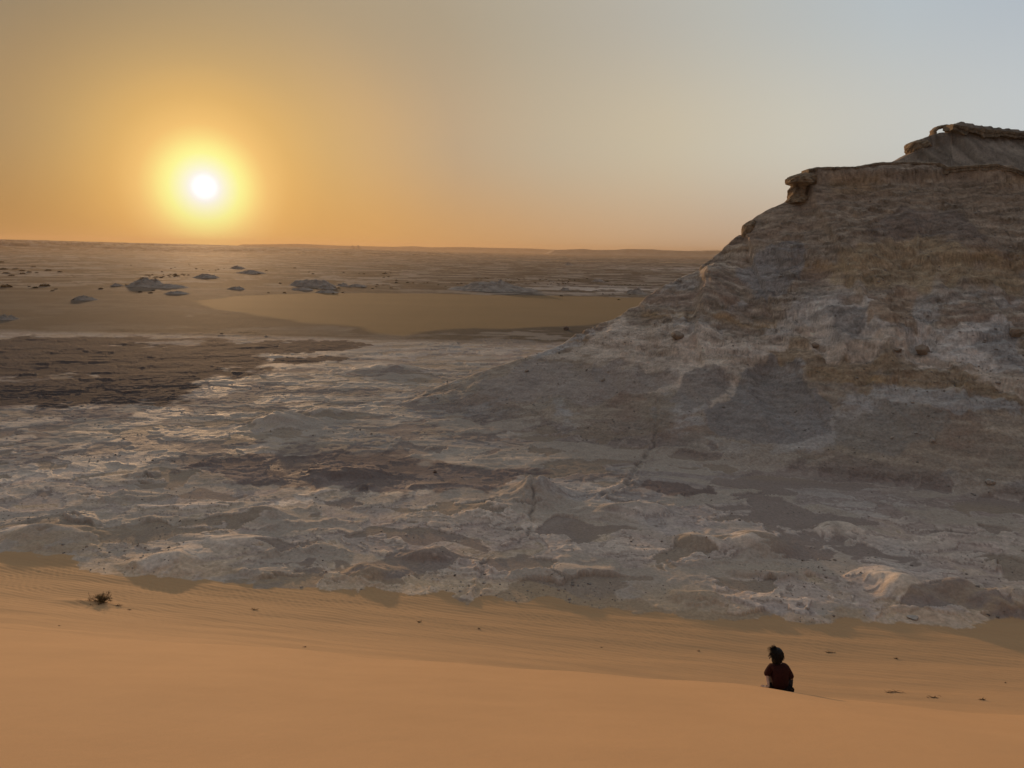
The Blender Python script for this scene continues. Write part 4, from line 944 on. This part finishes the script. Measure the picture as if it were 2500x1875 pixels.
def person():
    x, y = onplane(1908, 1684, 13.6); y += .17; az_ = math.atan2(x, y); rz_ = -az_ + .05; org = Vector((x, y, zat(x, y) - .03))
    hx_, hy_ = onplane(1875, 1676, ZC); hy_ -= .04; hz_ = zat(hx_, hy_); hw_ = Matrix.Rotation(-rz_, 3, 'Z') @ (Vector((hx_, hy_, hz_)) - org); hw_ = Vector((hw_.x, hw_.y, hw_.z + .028)); print('hand', hw_)
    V_ = []; R_ = []; E_ = []
    def add(p, r_, frm=None):
        V_.append(p); R_.append(r_)
        if frm is not None: E_.append((frm, len(V_) - 1))
        return len(V_) - 1
    pel = add((.05, 0, .12), (.15, .12)); sp1 = add((.03, .02, .28), (.11, .08), pel); sp2 = add((.0, .06, .44), (.10, .06), sp1); sp3 = add((-.03, .10, .55), (.075, .06), sp2)
    nk = add((-.05, .12, .635), (.052, .055), sp3); h1 = add((-.06, .14, .70), (.066, .08), nk); h2 = add((-.065, .145, .79), (.078, .095), h1); h3 = add((-.065, .14, .85), (.05, .06), h2)
    add((-.085, .245, .755), (.016, .016), h2)                                     # nose
    for sx in (-1, 1): add((-.065 + sx * .082, .14, .765), (.012, .022), h2)          # ears
    def hand(w, fd, up_, side):
        """w wrist index; fd finger direction; side thumb direction"""
        fd = Vector(fd).normalized(); side = Vector(side).normalized(); up_ = Vector(up_).normalized(); p = Vector(V_[w])
        pm = add(tuple(p + fd * .05), (.030, .016), w)
        for j, (o_, l_) in enumerate(((-.030, .062), (-.010, .074), (.010, .078), (.029, .070))):
            k0 = add(tuple(p + fd * .085 - side * o_), (.012, .010), pm)
            k1 = add(tuple(p + fd * (.085 + l_ * .5) - side * o_ * 1.15 + up_ * .008), (.009, .009), k0)
            add(tuple(p + fd * (.085 + l_) - side * o_ * 1.25 - up_ * .006), (.0075, .0075), k1)
        t0 = add(tuple(p + fd * .035 + side * .035), (.012, .012), pm); add(tuple(p + fd * .075 + side * .058), (.009, .009), t0)
    # left arm propped on the sand, hand pointing outwards
    s = add((-.155, .09, .545), (.055, .055), sp3); e = add((-.225, .0, .33), (.042, .042), s); f1 = add(tuple(Vector((-.225, 0, .33)).lerp(hw_, .5)), (.034, .034), e); w = add(tuple(hw_), (.026, .022), f1)
    hand(w, (-1, .05, -.03), (0, 0, 1), (0, 1, 0))
    # right arm resting forward on the knee
    s = add((.115, .11, .555), (.055, .055), sp3); e = add((.235, .10, .33), (.042, .042), s); f1 = add((.22, .24, .32), (.034, .034), e); w = add((.19, .36, .30), (.026, .022), f1)
    hand(w, (-.2, 1, -.35), (0, 0, 1), (-1, 0, 0))
    # legs: thighs forward, knees bent, feet on the falling slope
    for sx in (-1, 1):
        hp_ = add((.05 + sx * .10, .07, .10), (.085, .085), pel); kn = add((.05 + sx * .17, .44, .17), (.058, .058), hp_); an = add((.05 + sx * .15, .62, -.26), (.036, .036), kn)
        hl = add((.05 + sx * .15, .63, -.32), (.034, .034), an); ft = add((.05 + sx * .17, .78, -.40), (.038, .024), hl); add((.05 + sx * .175, .84, -.44), (.026, .016), ft)
    o = skin('person', V_, E_, R_, M_skin); o.location = org; o.rotation_euler = (0, 0, rz_)
    tag(o, 'person with wind-blown black hair and maroon shirt sitting on the dune crest, seen from behind', 'person')
    # shirt: loose, with sleeves to the elbow
    SV = [(.05, 0, .10), (.02, .04, .33), (-.03, .10, .54), (-.045, .118, .615),
          (-.165, .085, .53), (-.215, .045, .42), (-.235, .028, .31), (.125, .105, .53), (.19, .105, .42), (.245, .10, .32)]
    SR = [(.205, .155), (.185, .145), (.165, .13), (.10, .10), (.078, .078), (.078, .075), (.082, .075), (.078, .078), (.078, .075), (.076, .072)]
    skin('shirt', SV, [(0, 1), (1, 2), (2, 3), (2, 4), (4, 5), (5, 6), (2, 7), (7, 8), (8, 9)], SR, M_shirt, o)
    TV = [(.05, 0, .10)]; TR = [(.19, .14)]; TE = []
    for sx in (-1, 1):
        b = len(TV); TV += [(.05 + sx * .11, .06, .09), (.05 + sx * .15, .27, .14), (.05 + sx * .17, .44, .175), (.05 + sx * .16, .52, .0)]; TR += [(.115, .105), (.09, .085), (.075, .075), (.062, .062)]; TE += [(0, b), (b, b + 1), (b + 1, b + 2), (b + 2, b + 3)]
    skin('trousers', TV, TE, TR, M_trs, o)
    # hair: cap plus strands blown to the left
    bm = bmesh.new(); bmesh.ops.create_icosphere(bm, subdivisions=4, radius=1)
    c = np.array([v_.co[:] for v_ in bm.verts]); nz = fbm(c[:, 0] * 3, c[:, 1] * 3 + c[:, 2] * 2.4, 4, 77)
    c *= (1 + .16 * nz)[:, None]; c *= np.array([.115, .12, .135]); lowm = c[:, 2] < -.02
    c[:, 2] = np.where(lowm, c[:, 2] * 1.85, c[:, 2]); c[:, 1] = np.where(c[:, 1] > .05, .05 + (c[:, 1] - .05) * .35, c[:, 1])
    for v_, p in zip(bm.verts, c): v_.co = p + np.array([-.065, .115, .785])
    me = bpy.data.meshes.new('hair'); bm.to_mesh(me); bm.free(); me.polygons.foreach_set('use_smooth', [True] * len(me.polygons))
    hair = link('hair', me, M_hair, o)
    r = random.Random(9); mb = MB()
    for i in range(300):
        a = r.uniform(0, 6.28); e = r.uniform(-.3, 1.5); n_ = Vector((math.cos(a) * math.cos(e), math.sin(a) * math.cos(e) * .9 - .1, math.sin(e)))
        if n_.y > .5 and n_.z < .3: continue
        p = Vector((-.065, .115, .785)) + Vector((n_.x * .11, n_.y * .11, n_.z * .125)); top = n_.z > .35 and n_.x < -.1
        d = (n_ * .5 + Vector((-1.1, 0, .12)) * (1.0 if top else .15) + Vector((0, 0, -.9 if not top else .05)) + Vector((r.gauss(0, .2), r.gauss(0, .2), r.gauss(0, .2)))).normalized()
        ln = r.uniform(.04, .12) if top else r.uniform(.04, .10)
        mb.tube([p, p + d * ln * .5, p + d * ln + Vector((-.01, 0, -.008))], [.006, .005, .0015], 4)
    link('hair_strands', mb.mesh('hair_strands'), M_hair, hair)
    mb = MB(); cpt = hw_.lerp(Vector((-.225, 0, .33)), .12); mb.tube([cpt + Vector((.034 * math.cos(k * math.pi / 8), .034 * math.sin(k * math.pi / 8), .004 * math.sin(k))) for k in range(17)], .007, 5)
    link('bracelet', mb.mesh('bracelet', True), M_cord, o)
    M_eye = plain('eye', (.5, .48, .45), .3, .05, 60, .0001, 60); M_lip = plain('lip', (.25, .09, .07), .5, .1, 60, .0001, 60)
    for sx in (-1, 1): link('eye', blob('eye', 3, .013, .008, .010, 0, 2, False), M_eye, o, (-.068 + sx * .033, .226, .785))
    link('lips', blob('lips', 4, .026, .010, .008, .05, 2, False), M_lip, o, (-.072, .222, .715))
person()

# ------------------------------------------------------------------ haze: dusty evening air over the plain
HAZE = 7.5e-5
def haze_b(t, out):
    v = t.nodes.new('ShaderNodeVolumePrincipled'); v.inputs['Color'].default_value = (.58, .44, .30, 1)
    v.inputs['Density'].default_value = HAZE; v.inputs['Anisotropy'].default_value = .45
    t.links.new(v.outputs[0], out.inputs['Volume'])
bm = bmesh.new(); bmesh.ops.create_cone(bm, cap_ends=True, segments=64, radius1=15000, radius2=15000, depth=1)
for v in bm.verts: v.co.z = -14 if v.co.z < 0 else 125
me = bpy.data.meshes.new('haze'); bm.to_mesh(me); bm.free(); me.materials.append(material('haze', haze_b))
ho = bpy.data.objects.new('haze', me); COL.objects.link(ho); ho['kind'] = 'stuff'
